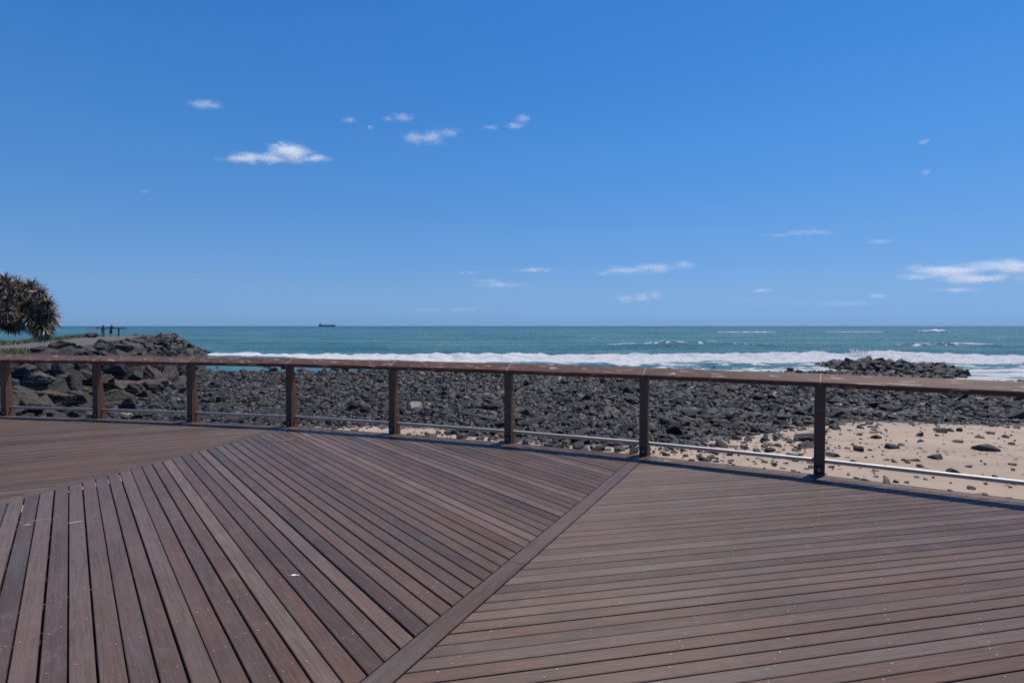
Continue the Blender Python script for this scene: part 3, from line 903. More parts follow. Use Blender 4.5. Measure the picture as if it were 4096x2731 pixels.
# the 300 that show largest in view become things
f_ = 2280.0
px = 2048 + pos[:, 0] / pos[:, 1] * f_; py = 1304 + (1.65 - pos[:, 2]) / pos[:, 1] * f_
edge_py = np.interp(px, [0, 1144, 1554, 2016, 2556, 3254, 4096], [1663, 1709, 1738, 1777, 1832, 1905, 2010])
app = size / pos[:, 1]
app[(px < 0) | (px > 4096) | (py > edge_py - 4)] = 0
order = np.argsort(-app)
hero = order[:300]; rest = order[300:]
CV = rock_variants(4, 16, 5, 24, 12, 0.035, 0.55, 0.95)
SV = rock_variants(1, 16, 6, 22, 10, 0.04, 0.55, 0.92)
NV = rock_variants(2, 20, 8, 22, 12, 0.045, 0.52, 0.95)
cm_ = []
for v in CV:
    me = mesh_np('cobble', v, ICO[4][1], True); me.materials.append(ROCK_O); cm_.append(me)
RM = rot_mats(rng, n, 0.22)
POSTPX = [0, 371, 747, 1144, 1554, 2016, 2556, 3254]
ORD = ['first', 'second', 'third', 'fourth', 'fifth', 'sixth', 'seventh', 'eighth']
for q, k in enumerate(hero):
    o = bpy.data.objects.new('cobble', cm_[q % len(cm_)]); COL.objects.link(o)
    o.matrix_world = Matrix.LocRotScale(Vector(pos[k]), Matrix(RM[k].tolist()).to_quaternion(), Vector(sc[k]))
    o.color = (*[float(t) for t in tint[k]], 1)
    bay = ORD[int(np.clip(np.searchsorted(POSTPX, px[k]) - 1, 0, 7))]
    tone = 'pale' if tint[k].mean() > 0.075 else 'brown' if tint[k][0] > 1.25 * tint[k][2] else 'black' if tint[k].mean() < 0.02 else 'dark grey'
    form = 'long' if asp[k][1] < 0.7 else 'flat' if asp[k][2] < 0.45 else 'rounded' if asp[k][1] > 0.85 else 'angular'
    where = 'lying on sand' if dens[k] < 0.45 else 'packed among the beach stones'
    lab = '%s %s cobble %s, in the %s bay of the railing' % (form, tone, where, bay)
    tag(o, lab, 'cobble', lab.split(', in')[0] + 's in the %s bay' % bay)
nr_ = rest[pos[rest, 1] < 31]; fr_ = rest[pos[rest, 1] >= 31]
me = rock_mass('beach_stones', pos[nr_], sc[nr_], RM[nr_], tint[nr_], NV, ICO[2][1])
tag(link('beach_stones', me, ROCK_S), 'mass of small dark basalt stones covering the nearer half of the beach', kind='stuff')
me = rock_mass('beach_stones', pos[fr_], sc[fr_], RM[fr_], tint[fr_], SV, ICO[1][1])
tag(link('beach_stones', me, ROCK_S), 'mass of small dark basalt stones along the water edge', kind='stuff')
print('STONES', n)
# pebbles in the gaps and along the sand
m = 9000
xy = np.stack([rng.uniform(-17, 24, m), rng.uniform(11, 26, m)], -1)
dd = cob_density(xy[:, 0], xy[:, 1])
near = cob_density(xy[:, 0], xy[:, 1] + 0.8)
xy = xy[(rng.random(m) < np.maximum(np.maximum(dd, near), 0.07) * 0.9) & (sdf(xy[:, 0], xy[:, 1]) < 0.5)]
k = len(xy); ps = rng.uniform(0.016, 0.05, k)
psc = np.stack([ps, ps * 0.8, ps * 0.55], -1)
ppos = np.stack([xy[:, 0], xy[:, 1], beach_z(xy[:, 0], xy[:, 1]) + ps * 0.3], -1)
V0, F0 = ico(1)
bm = bmesh.new(); bmesh.ops.create_icosphere(bm, subdivisions=1, radius=1); bm.free()
PV = [v[:] for v in SV[:5]]
me = rock_mass('pebbles', ppos, psc, rot_mats(rng, k, 0.3), rock_tint(rng, k, 0.3, 0.22), PV, ICO[1][1])
tag(link('pebbles', me, ROCK_S), 'small mixed pebbles strewn between the stones', kind='stuff')

# torn seaweed and sticks left by the tide
rng = np.random.default_rng(27)
k = 420
sx_ = rng.uniform(3, 22, k); sy_ = np.where(rng.random(k) < 0.6, 15.2 + 0.35 * np.sin(sx_ * 0.9) + rng.normal(0, 0.35, k), rng.uniform(10.5, 20, k))
ok = cob_density(sx_, sy_) < 0.5
sx_, sy_ = sx_[ok], sy_[ok]; k = len(sx_)
a = rng.normal(0, 0.5, k); L = rng.uniform(0.02, 0.12, k); wv = rng.uniform(0.006, 0.022, k); zz = beach_z(sx_, sy_) + 0.012
ca, sa = np.cos(a), np.sin(a)
V = np.stack([np.stack([sx_ - ca * L, sy_ - sa * L, zz], -1), np.stack([sx_ + sa * wv, sy_ - ca * wv, zz + 0.012], -1), np.stack([sx_ + ca * L, sy_ + sa * L, zz], -1), np.stack([sx_ - sa * wv, sy_ + ca * wv, zz + 0.006], -1)], 1).reshape(-1, 3)
me = mesh_np('seaweed', V, np.arange(4 * k).reshape(-1, 4))
tag(link('seaweed', me, plain('dry_seaweed', (0.085, 0.05, 0.035), 0.9)), 'scraps of brown seaweed and sticks along the tide line on the sand', kind='stuff')

# boulders of the headland
BV = rock_variants(5, 14, 15, 70, 12, 0.050, 0.55, 0.86)
bms = []
for v in BV:
    me = mesh_np('boulder', v, ICO[5][1], True); me.materials.append(ROCK_O); bms.append(me)
rng = np.random.default_rng(33)
# x, y, z, width, height, tilt about the view axis, colour, label
HERO = [
 (-20.3, 24.4, -0.77, 1.42, 0.85, 0.05, (0.105, 0.085, 0.070), 'large rough pale brown boulder in the upper half of the first bay of the railing'),
 (-21.2, 26.9, -0.80, 0.95, 1.50, 0.25, (0.060, 0.058, 0.060), 'tall smooth grey boulder leaning beside the large rough brown boulder'),
 (-18.8, 21.9, -0.95, 1.30, 0.55, -0.42, (0.048, 0.047, 0.050), 'long smooth dark slab of rock sloping down to the right next to the leftmost post'),
 (-20.3, 23.0, -0.66, 0.70, 0.45, -0.2, (0.055, 0.052, 0.052), 'rounded grey boulder just above the long dark slab'),
 (-21.6, 30.9, -1.05, 1.25, 1.10, 0.1, (0.040, 0.038, 0.040), 'blocky near black boulder with a deep shaded face in the second bay'),
 (-22.2, 34.5, -1.31, 1.75, 0.95, -0.1, (0.085, 0.068, 0.055), 'broad humped brown boulder right of the blocky black one'),
 (-19.3, 28.3, -1.45, 1.40, 0.62, -0.15, (0.125, 0.088, 0.066), 'flat rust brown boulder below the blocky black one'),
 (-19.7, 31.0, -1.63, 1.00, 0.70, -0.15, (0.080, 0.060, 0.050), 'small brown boulder at the foot of the slope, right of the flat rust brown one'),
 (-17.2, 25.0, -1.68, 1.35, 0.78, -0.25, (0.090, 0.078, 0.058), 'large low speckled boulder resting on the cobbles near the second post'),
 (-17.8, 22.1, -1.22, 1.00, 0.66, -0.3, (0.110, 0.072, 0.056), 'hollowed red brown boulder in the lower middle of the first bay'),
 (-20.9, 35.9, -1.91, 1.45, 0.80, 0.0, (0.048, 0.048, 0.050), 'dark boulder at the toe of the slope right beside the third post'),
 (-21.2, 28.6, -0.91, 1.25, 0.90, -0.35, (0.050, 0.048, 0.050), 'dark boulder tilted down towards the second post'),
 (-17.9, 23.3, -1.31, 0.80, 0.52, 0.15, (0.060, 0.058, 0.062), 'grey cone shaped boulder between the red brown boulder and the second post'),
 (-17.8, 20.9, -1.07, 0.85, 0.55, -0.35, (0.085, 0.078, 0.062), 'olive grey boulder below the long dark slab'),
 (-16.1, 19.8, -1.45, 0.62, 0.34, 0.0, (0.070, 0.062, 0.055), 'small grey brown boulder under the steel tube in the first bay'),
 (-15.9, 20.6, -1.52, 0.72, 0.42, 0.0, (0.060, 0.055, 0.050), 'rounded boulder under the steel tube, nearest the second post'),
 (-32.7, 45.7, 0.08, 1.35, 1.05, -0.15, (0.060, 0.056, 0.056), 'big grey boulder standing on the crest beside the gravel path'),
 (-32.0, 48.5, -0.30, 1.60, 0.85, -0.6, (0.066, 0.060, 0.058), 'wedge of grey rock sloping to the right on the crest'),
 (-48.2, 73.8, -0.22, 1.50, 0.95, 0.1, (0.045, 0.043, 0.045), 'rounded dark boulder on the skyline right of the lookout rail'),
 (-51.0, 80.5, -0.22, 2.30, 0.80, 0.05, (0.048, 0.045, 0.046), 'flat topped slab of rock on the skyline, highest of the headland'),
 (-56.3, 76.2, 0.22, 1.20, 0.85, -0.2, (0.050, 0.045, 0.045), 'lone peaked boulder at the edge of the path left of the two people'),
 (-28.6, 37.9, -0.05, 1.95, 0.60, 0.0, (0.062, 0.060, 0.060), 'long flat boulder at the crest just above the handrail'),
 (-36.5, 59.8, -0.70, 1.45, 1.15, -0.2, (0.052, 0.050, 0.050), 'dark boulder high on the far slope of the headland'),
 (-30.8, 44.8, -0.20, 1.25, 0.90, -0.2, (0.058, 0.054, 0.052), 'grey boulder just in front of the big one on the crest'),
 (-42.1, 79.7, -2.20, 1.00, 0.70, 0.0, (0.030, 0.030, 0.033), 'wet black boulder standing in the surf at the tip of the headland'),
]
placed = []
def put_boulder(x, y, z, sx, sy, sz, rz, tx, ty, col, label, group, q):
    o = bpy.data.objects.new('boulder', bms[q % len(bms)]); COL.objects.link(o)
    o.location = (x, y, z); o.rotation_euler = (tx, ty, rz); o.scale = (sx, sy, sz)
    o.color = (*col, 1)
    tag(o, label, 'boulder', group)
    placed.append((x, y, max(sx, sy)))
for q, (x, y, z, wd, ht, tl, col, lab) in enumerate(HERO):
    put_boulder(x, y, z, wd * 0.56, wd * 0.42, ht * 0.56, rng.uniform(-0.25, 0.25), rng.uniform(-0.15, 0.15), -tl, tuple(c * 0.66 for c in col), lab, None, q)
cand = 0; cnt = 0
while cnt < 262 and cand < 60000:
    cand += 1
    u = rng.random()
    y = 14 + 84 * u; x = rng.uniform(-60, -13)
    d = float(sdf(np.array([x]), np.array([y]))[0])
    crest = 7.6 if y > 55 else 7.2
    if d < -0.4 or d > crest: continue
    if y > 86 and rng.random() < 0.6: continue
    if x < np.interp(y, [24, 43, 57, 72, 83], [-29, -35.2, -42, -49.5, -54.5]) and not (y > 85): continue
    if x / y < -0.98: continue
    s = float(np.interp(y, [16, 30, 50, 85], [0.40, 0.54, 0.62, 0.66])) * math.exp(float(np.clip(rng.normal(0, 0.25), -0.4, 0.3)))
    if d < 0.8: s *= 0.75
    if any((x - a) ** 2 + (y - b) ** 2 < (0.80 * (s + r)) ** 2 for a, b, r in placed): continue
    z = float(head_z(np.array([x]), np.array([y]))[0]) + s * float(np.interp(y, [40, 62], [0.12, -0.42]))
    g = rng.uniform(0.014, 0.036); k = rng.random()
    col = (g * 1.7, g * 1.25, g * 0.98) if k < 0.28 else (g * 1.15, g * 1.08, g * 0.98) if k < 0.5 else (g, g * 0.985, g * 1.03)
    tone = 'rust brown' if k < 0.28 else 'brownish grey' if k < 0.5 else 'black' if g < 0.024 else 'dark grey'
    sizew = 'large' if s > np.interp(y, [16, 50, 85], [0.52, 0.85, 0.95]) else 'small' if s < np.interp(y, [16, 50, 85], [0.36, 0.58, 0.68]) else 'middling'
    if y > 60: wh = 'at the far tip of the headland' if y > 76 else 'on the far slope of the headland'
    elif y > 38: wh = 'near the crest above the handrail' if d > 3.8 else 'low on the middle slope of the headland'
    else: wh = 'seen through the %s bay of the railing' % ORD[int(np.clip(np.searchsorted(POSTPX, 2048 + x / y * 2280.0) - 1, 0, 7))]
    lab = '%s %s angular boulder %s' % (sizew, tone, wh); gr = 'boulders ' + wh
    gr = lab
    put_boulder(x, y, z, s, s * rng.uniform(0.68, 0.95), s * rng.uniform(0.58, 0.98) * (0.75 if y > 55 else 1.0), rng.uniform(0, 6.28), rng.normal(0, 0.42 if y < 55 else 0.25), rng.normal(0, 0.42 if y < 55 else 0.25), col, lab, gr, int(rng.integers(0, 14)))
    cnt += 1
# rubble between the boulders
m = 4200
xy = np.stack([rng.uniform(-60, -12, m), rng.uniform(14, 97, m)], -1)
dv = sdf(xy[:, 0], xy[:, 1]); xy = xy[(dv > -0.6) & (dv < 7.3) & (xy[:, 0] / xy[:, 1] > -0.99) & ((xy[:, 0] > np.interp(xy[:, 1], [24, 43, 57, 72, 83], [-29, -35.2, -42, -49.5, -54.5])) | (xy[:, 1] > 86))]
k = len(xy); ps = np.interp(xy[:, 1], [16, 40, 90], [0.17, 0.26, 0.36]) * np.exp(rng.normal(0, 0.3, k))
psc = np.stack([ps, ps * rng.uniform(0.6, 0.95, k), ps * rng.uniform(0.45, 0.8, k)], -1)
ppos = np.stack([xy[:, 0], xy[:, 1], head_z(xy[:, 0], xy[:, 1]) - 0.16 + ps * 0.1], -1)
me = rock_mass('rubble', ppos, psc, rot_mats(rng, k, 0.4), rock_tint(rng, k, 0.35, 0.0), SV, ICO[1][1])
tag(link('rubble', me, ROCK_S), 'small dark rubble wedged between the boulders of the headland', kind='stuff')

# rock groyne at the right, in the edge of the surf
GV = rock_variants(4, 10, 45, 36, 10, 0.04, 0.55, 0.9)
gms = []
for v in GV:
    me = mesh_np('groyne_rock', v, ICO[4][1], True); me.materials.append(ROCK_O); gms.append(me)
rng = np.random.default_rng(52)
pl = []; cand = 0
while len(pl) < 290 and cand < 40000:
    cand += 1
    x = MC[0] + rng.uniform(-11, 11); y = MC[1] + rng.uniform(-9, 9)
    r2 = float(mound_r2(x, y)[0])
    if r2 > 1.12 or x / y > 0.80: continue
    s = float(np.clip(0.40 * math.exp(rng.normal(0, 0.30)) * 0.82, 0.16, 0.5))
    if any((x - a) ** 2 + (y - b) ** 2 < (0.72 * (s + r)) ** 2 for a, b, r in pl): continue
    pl.append((x, y, s))
    z = float(beach_z(np.array([x]), np.array([y]))[0] + mound_z(np.array([x]), np.array([y]))[0] * 0.95) + s * 0.25
    o = bpy.data.objects.new('groyne_rock', gms[len(pl) % 10]); COL.objects.link(o)
    o.location = (x, y, z); o.rotation_euler = (rng.normal(0, 0.35), rng.normal(0, 0.35), rng.uniform(0, 6.28)); o.scale = (s, s * rng.uniform(0.65, 0.95), s * rng.uniform(0.6, 0.9))
    g = rng.uniform(0.014, 0.034); o.color = (g, g * 0.98, g * 1.0, 1)
    u_ = float(mound_r2(x, y)[1])
    wh = 'at the left foot of' if x < 32.6 else 'along the right flank of' if x > 38.2 else 'on the crest of' if u_ < -0.35 else 'on the front slope of'
    lab = '%s %s rock %s the mound in the surf' % ('large' if s > 0.39 else 'small' if s < 0.27 else 'middling', 'black' if g < 0.022 else 'dark grey', wh)
    tag(o, lab, 'rock', lab)
o = bpy.data.objects.new('groyne_rock', gms[3]); COL.objects.link(o)
o.location = (35.4, 56.6, -1.60); o.scale = (0.34, 0.3, 0.32); o.color = (0.03, 0.03, 0.032, 1)
tag(o, 'round dark boulder on the very top of the mound in the surf', 'rock')

# a few wet stones in the shallows
rng = np.random.default_rng(63)
for k in range(46):
    y = rng.uniform(47.5, 56) if k > 12 else rng.uniform(49, 51.5); x = rng.uniform(-33, 26) if k > 12 else rng.uniform(-27, -6)
    s = float(np.clip(0.27 * math.exp(rng.normal(0, 0.4)), 0.14, 0.7))
    o = bpy.data.objects.new('wet_stone', gms[k % 10]); COL.objects.link(o)
    o.location = (x, y, SEA + s * 0.12); o.rotation_euler = (rng.normal(0, 0.2), rng.normal(0, 0.2), rng.uniform(0, 6.28)); o.scale = (s, s * 0.8, s * 0.62)
    o.color = (0.022, 0.022, 0.025, 1)
    tag(o, 'wet black stone breaking the surface of the shallows', 'stone', 'wet stones in the shallows')
o = bpy.data.objects.new('wet_stone', gms[4]); COL.objects.link(o)
o.location = (-15.1, 50.0, SEA + 0.28); o.scale = (0.62, 0.55, 0.5); o.color = (0.022, 0.022, 0.025, 1)
tag(o, 'large round wet boulder standing in the shallow water beyond the third bay', 'stone')

# spray where the surf hits the mound
rng = np.random.default_rng(70)
k = 520
ang = rng.uniform(0, 6.28, k); rr = np.abs(rng.normal(0, 1.0, k))
cl_ = rng.normal(0, 1.1, 7)[rng.integers(0, 7, k)]
P = np.stack([37.6 + cl_ + rng.normal(0, 0.16, k), 61.6 + rng.normal(0, 0.6, k), SEA + 0.70 + np.abs(rng.normal(0, 0.30, k)) * (0.5 + np.abs(cl_ % 0.7))], -1)
sz = rng.uniform(0.02, 0.07, k) * np.clip(1.5 - (P[:, 2] - SEA - 0.7), 0.3, 1)
Sc = np.stack([sz, sz, sz * rng.uniform(1, 2.2, k)], -1)
me = rock_mass('sea_spray', P, Sc, rot_mats(rng, k, 0.3), np.full((k, 3), 0.8), SV, ICO[1][1], True)
FOAMW = plain('white_spray', (0.75, 0.76, 0.77), 0.8)
tag(link('sea_spray', me, FOAMW), 'white spray thrown up behind the mound of rocks', kind='stuff')

# grass on the far side of the path
rng = np.random.default_rng(80)
m = 26000
gy_ = rng.uniform(24, 82, m); gx_ = np.interp(gy_, PATH[:, 1], PATH[:, 0]) - rng.uniform(1.8, 8.5, m)
rt = rng.random(m) < 0.12
gy_[rt] = rng.uniform(24, 37, rt.sum()); gx_[rt] = np.interp(gy_[rt], PATH[:, 1], PATH[:, 0]) + rng.uniform(2.4, 4.5, rt.sum())
ok = (sdf(gx_, gy_) > 3.6) & (fbm(gx_ * 0.4, gy_ * 0.4, 5, 3) > 0.38)
gx_, gy_ = gx_[ok], gy_[ok]; k = len(gx_)
gz = head_z(gx_, gy_) - 0.04
hgt = rng.uniform(0.12, 0.42, k); a = rng.uniform(0, 6.28, k); wv = rng.uniform(0.015, 0.045, k)
B0 = np.stack([gx_ - np.cos(a) * wv, gy_ - np.sin(a) * wv, gz], -1); B1 = np.stack([gx_ + np.cos(a) * wv, gy_ + np.sin(a) * wv, gz], -1)
T0 = np.stack([gx_ + rng.normal(0, 0.08, k), gy_ + rng.normal(0, 0.08, k), gz + hgt], -1)
V = np.stack([B0, B1, T0], 1).reshape(-1, 3)
me = mesh_np('grass', V, np.arange(3 * k).reshape(-1, 3))
gc = np.where(rng.random(k)[:, None] < 0.4, np.array([[0.24, 0.205, 0.095]]), np.array([[0.13, 0.14, 0.052]])) * rng.uniform(0.7, 1.2, (k, 1))
add_col(me, 'tint', np.repeat(gc, 3, 0))
gm = M('grass'); gm.set(color=gm.n('Attribute', attribute_name='tint').outputs['Color'], rough=0.8)
tag(link('grass', me, gm.m), 'low yellow green grass along the far side of the gravel path', kind='stuff')

# ------------------------------------------------------------------ screw pine at the left
def leaf_mat():
    m = M('screw_pine_leaf')
    a = m.n('Attribute', attribute_name='tint').outputs['Color']
    n1 = m.noise(m.coords('Object'), 9, 4)
    c = m.mix(m.math('MULTIPLY', n1, 0.5), a, (0.05, 0.04, 0.028))
    return m.set(color=c, rough=0.33)
LEAF = leaf_mat(); BARK = plain('screw_pine_bark', (0.12, 0.095, 0.075), 0.9)
TREE = Vector((-26.2, 25.2, 0.0))
tree = empty('screw_pine', TREE)
tag(tree, 'screw pine with drooping clumps of spiky grey brown leaves at the left edge', 'tree')
def rosette(c, axis, nl, L, rng, droop):
    axis = Vector(axis).normalized()
    a = axis.orthogonal().normalized(); b = axis.cross(a)
    V = []; Fs = []; T = []
    for k in range(nl):
        t = k * 2.39996 + rng.uniform(-0.3, 0.3)
        f = (k + 0.5) / nl
        pol = R(8) + R(128) * f ** 0.8 + rng.normal(0, 0.12)
        d = (axis * math.cos(pol) + (a * math.cos(t) + b * math.sin(t)) * math.sin(pol)).normalized()
        ln = L * rng.uniform(0.6, 1.1); wd = rng.uniform(0.020, 0.034)
        side = d.cross(Vector((0, 0, 1)));
        side = (side if side.length > 0.1 else d.cross(a)).normalized()
        side = (side + Vector(rng.normal(0, 0.4, 3))).normalized(); side = (side - d * side.dot(d)).normalized()
        p = Vector(c) + d * 0.05; dirv = d.copy(); b0 = len(V); seg = 4
        dead = rng.random()
        col = np.array([0.20, 0.150, 0.112]) if dead < 0.55 else np.array([0.15, 0.138, 0.100]) if dead < 0.8 else np.array([0.34, 0.29, 0.24])
        if f > 0.62: col = np.array([0.16, 0.115, 0.082])
        col = col * rng.uniform(0.75, 1.7)
        up = dirv.cross(side)
        for q in range(seg + 1):
            g = q / seg
            wq = wd * (0.85 + 0.4 * g if g < 0.3 else 1.0) * (1 - g ** 2.4) + 0.001
            V += [p - side * wq + up * wq * 0.5, p.copy(), p + side * wq + up * wq * 0.5]
            T += [col * (0.8 + 0.3 * g)] * 3
            dirv = (dirv + Vector((0, 0, -droop * (0.35 + g)))).normalized()
            p = p + dirv * (ln / seg)
        for q in range(seg):
            i0 = b0 + q * 3
            Fs += [(i0, i0 + 1, i0 + 4, i0 + 3), (i0 + 1, i0 + 2, i0 + 5, i0 + 4)]
    V = [v - TREE for v in V]
    me = mesh_np('leaf_rosette', np.array([v[:] for v in V]), np.array(Fs), True)
    add_col(me, 'tint', np.array(T))
    return me
rng = np.random.default_rng(91)
YT = 25.0
def at(px_, py_, y):          # metres from the measured direction
    return Vector(((px_ - 2048) / 2280.0 * y, y, 1.65 - (py_ - 1304) / 2280.0 * y))
cl = [(20, 1150), (75, 1140), (125, 1150), (165, 1175), (190, 1215), (205, 1258), (40, 1205), (95, 1195), (140, 1225), (10, 1255), (60, 1265), (110, 1250), (155, 1290),
      (185, 1300), (165, 1325), (200, 1285), (-30, 1165), (-80, 1180), (-60, 1240), (-20, 1290), (35, 1300), (85, 1290), (-110, 1260), (-140, 1200), (125, 1275), (-10, 1215), (175, 1262), (150, 1200), (50, 1170), (105, 1165), (140, 1190), (0, 1195), (70, 1230), (120, 1215), (30, 1235), (90, 1275), (170, 1310), (180, 1325), (155, 1315), (175, 1235), (15, 1280), (60, 1300), (140, 1255), (-40, 1200), (25, 1128), (-20, 1135)]
hub = at(-40, 1235, YT + 0.3)
g = G()
for (cx, cy) in cl:
    dy = rng.uniform(-0.75, 0.75)
    c = at(cx, cy, YT + dy)
    core = at(min(cx, 95) * 0.75, 1225 + (cy - 1225) * 0.35, YT)
    ax = (c - core)
    ax = ax.normalized() * 1.0 + Vector((0, -0.45 if dy < 0.2 else 0.4, 0)) + Vector(rng.normal(0, 0.15, 3))
    if cy > 1295 and cx > 120: ax = Vector((0.35, -0.2, -1.0))
    link('leaf_rosette', rosette(c, ax, 115, 0.53, rng, 0.20), LEAF, tree)
    st = hub if cx < 90 else at(80, 1235, YT)
    g.tube(st - TREE, c - TREE, 0.05, 0.03, 6)
g.tube(hub - TREE, at(80, 1235, YT) - TREE, 0.075, 0.06, 8)
link('branch', g.mesh('branch', True), BARK, tree)
g = G()
tz = float(head_z(np.array([TREE.x]), np.array([TREE.y]))[0])
pr = Vector((0, 0, tz - 0.2)); q = hub - TREE
pts_ = [pr, Vector((0.05, 0, 1.0)), Vector((0.4, -0.05, 1.7)), q]
for i in range(3): g.tube(pts_[i], pts_[i + 1], 0.15 - 0.03 * i, 0.12 - 0.03 * i, 10)
link('trunk', g.mesh('trunk', True), BARK, tree)
for k in range(7):
    a = k * 0.9
    g = G(); g.tube((0.55 * math.cos(a), 0.55 * math.sin(a), tz - 0.2), (0.05 * math.cos(a), 0.05 * math.sin(a), 0.75), 0.03, 0.045, 6)
    link('stilt_root', g.mesh('stilt_root', True), BARK, tree)

# ------------------------------------------------------------------ lookout rail and two people
LY = 82.0
look = empty('lookout_rail', (-57.7, LY, 0.15))
tag(look, 'rough timber lean rail on two posts at the end of the headland path', 'rail')
GREYWOOD = plain('weathered_timber', (0.15, 0.12, 0.10), 0.8)
g = G(); g.box(-2.18, 2.2, -0.11, 0.11, 1.115, 1.285)
me = bevelled(g.mesh('beam'), 0.02, 2)
o = link('beam', me, GREYWOOD, look); o.rotation_euler = (0, R(0.9), 0)
for xx in (-1.03, 1.13):
    g = G(); g.box(xx - 0.085, xx + 0.085, -0.08, 0.08, -0.4, 1.10); link('post', bevelled(g.mesh('post'), 0.012, 1), GREYWOOD, look)

def skin_mesh(name, verts, edges, root=0):
    me = bpy.data.meshes.new(name + '_skeleton')
    me.from_pydata([v[:3] for v in verts], edges, [])
    ob = bpy.data.objects.new(name + '_skeleton', me); COL.objects.link(ob)
    md = ob.modifiers.new('skin', 'SKIN'); md.use_smooth_shade = True
    ob.modifiers.new('sub', 'SUBSURF').levels = 1
    for i, v in enumerate(verts):
        r = v[3]; me.skin_vertices[0].data[i].radius = r if isinstance(r, tuple) else (r, r)
    me.skin_vertices[0].data[root].use_root = True
    dg = bpy.context.evaluated_depsgraph_get()
    out = bpy.data.meshes.new_from_object(ob.evaluated_get(dg))
    bpy.data.objects.remove(ob); out.name = name
    return out
def person(loc, rz, sc, shirt, legs, shorts, skinc, hatc, brim, label, bag=False):
    root = empty('person', loc, rz); root.scale = (sc, sc, sc)
    tag(root, label, 'person')
    # facing +y, leaning on the rail
    v = [(0, -0.10, 0.93, (0.155, 0.115)), (0, -0.03, 1.12, (0.135, 0.10)), (0, 0.07, 1.32, (0.175, 0.11)), (0, 0.10, 1.44, (0.10, 0.08)), (0, 0.14, 1.52, 0.055), (0, 0.17, 1.60, (0.08, 0.09)), (0, 0.18, 1.70, (0.075, 0.09)),
         (-0.20, 0.08, 1.38, 0.062), (-0.33, 0.18, 1.20, 0.048), (-0.22, 0.38, 1.17, 0.038), (-0.10, 0.42, 1.19, 0.036),
         (0.20, 0.08, 1.38, 0.062), (0.35, 0.18, 1.22, 0.048), (0.22, 0.38, 1.17, 0.038), (0.10, 0.42, 1.19, 0.036),
         (-0.095, -0.10, 0.84, 0.095), (-0.10, -0.06, 0.48, 0.062), (-0.10, -0.12, 0.09, 0.042), (-0.11, 0.04, 0.035, (0.04, 0.035)),
         (0.095, -0.10, 0.84, 0.095), (0.12, -0.05, 0.48, 0.062), (0.12, -0.14, 0.09, 0.042), (0.14, 0.02, 0.035, (0.04, 0.035))]
    e = [(0, 1), (1, 2), (2, 3), (3, 4), (4, 5), (5, 6), (2, 7), (7, 8), (8, 9), (9, 10), (2, 11), (11, 12), (12, 13), (13, 14), (0, 15), (15, 16), (16, 17), (17, 18), (0, 19), (19, 20), (20, 21), (21, 22)]
    me = skin_mesh('body', v, e)
    mats = [plain('skin', skinc, 0.6), plain('shirt', shirt, 0.9), plain('trousers', legs, 0.9), plain('shoes', (0.05, 0.045, 0.045), 0.7)]
    for m_ in mats: me.materials.append(m_)
    cut = 0.55 if shorts else 0.10
    for p in me.polygons:
        c = p.center
        if c.z < 0.085 and not shorts: p.material_index = 3
        elif c.z < cut: p.material_index = 0
        elif c.z < 0.95: p.material_index = 2
        elif c.z < 1.47 and not (c.y > 0.30): p.material_index = 1
        else: p.material_index = 0
    link('body', me, None, root)
    # hat: crown and brim, turned from the axis
    prof = [(0.001, 0.115), (0.06, 0.11), (0.092, 0.08), (0.098, 0.02), (brim, -0.012), (brim, -0.022), (0.095, 0.005), (0.001, 0.02)]
    V = []; Fs = []; n = 18
    for r_, z_ in prof:
        for k in range(n): V.append((r_ * math.cos(2 * math.pi * k / n), 0.17 + r_ * math.sin(2 * math.pi * k / n), 1.70 + z_))
    for q in range(len(prof) - 1):
        for k in range(n): Fs.append((q * n + k, (q + 1) * n + k, (q + 1) * n + (k + 1) % n, q * n + (k + 1) % n))
    link('hat', mesh_py('hat', V, Fs, True), plain('hat', hatc, 0.9), root)
    # nose, ears and hair at the back of the head
    g = G(); g.tube((0, 0.25, 1.615), (0, 0.285, 1.60), 0.012, 0.016, 6)
    for s_ in (-1, 1): g.tube((s_ * 0.078, 0.165, 1.64), (s_ * 0.092, 0.155, 1.64), 0.026, 0.022, 8)
    link('face', g.mesh('face', True), mats[0], root)
    g = G(); g.tube((0, 0.115, 1.57), (0, 0.115, 1.68), 0.062, 0.07, 10); link('hair', g.mesh('hair', True), plain('hair', (0.03, 0.024, 0.02), 0.8), root)
    if shorts:      # loose shorts hem standing off the legs
        g = G()
        for s_ in (-1, 1): g.tube((s_ * 0.105, -0.07, 0.52), (s_ * 0.085, -0.10, 0.88), 0.115, 0.115, 12)
        link('shorts', g.mesh('shorts', True), mats[2], root)
    return root
person((-58.5, LY - 0.52, 0.17), R(-6), 0.90, (0.012, 0.014, 0.028), (0.17, 0.18, 0.20), False, (0.35, 0.22, 0.16), (0.012, 0.014, 0.022), 0.19, 'person in a dark shirt, grey trousers and wide black hat leaning on the lookout rail')
person((-57.28, LY - 0.52, 0.15), R(4), 0.99, (0.014, 0.016, 0.028), (0.012, 0.015, 0.035), True, (0.42, 0.27, 0.20), (0.38, 0.33, 0.27), 0.15, 'person in dark shirt, navy shorts and pale hat, bare legged, at the lookout rail')

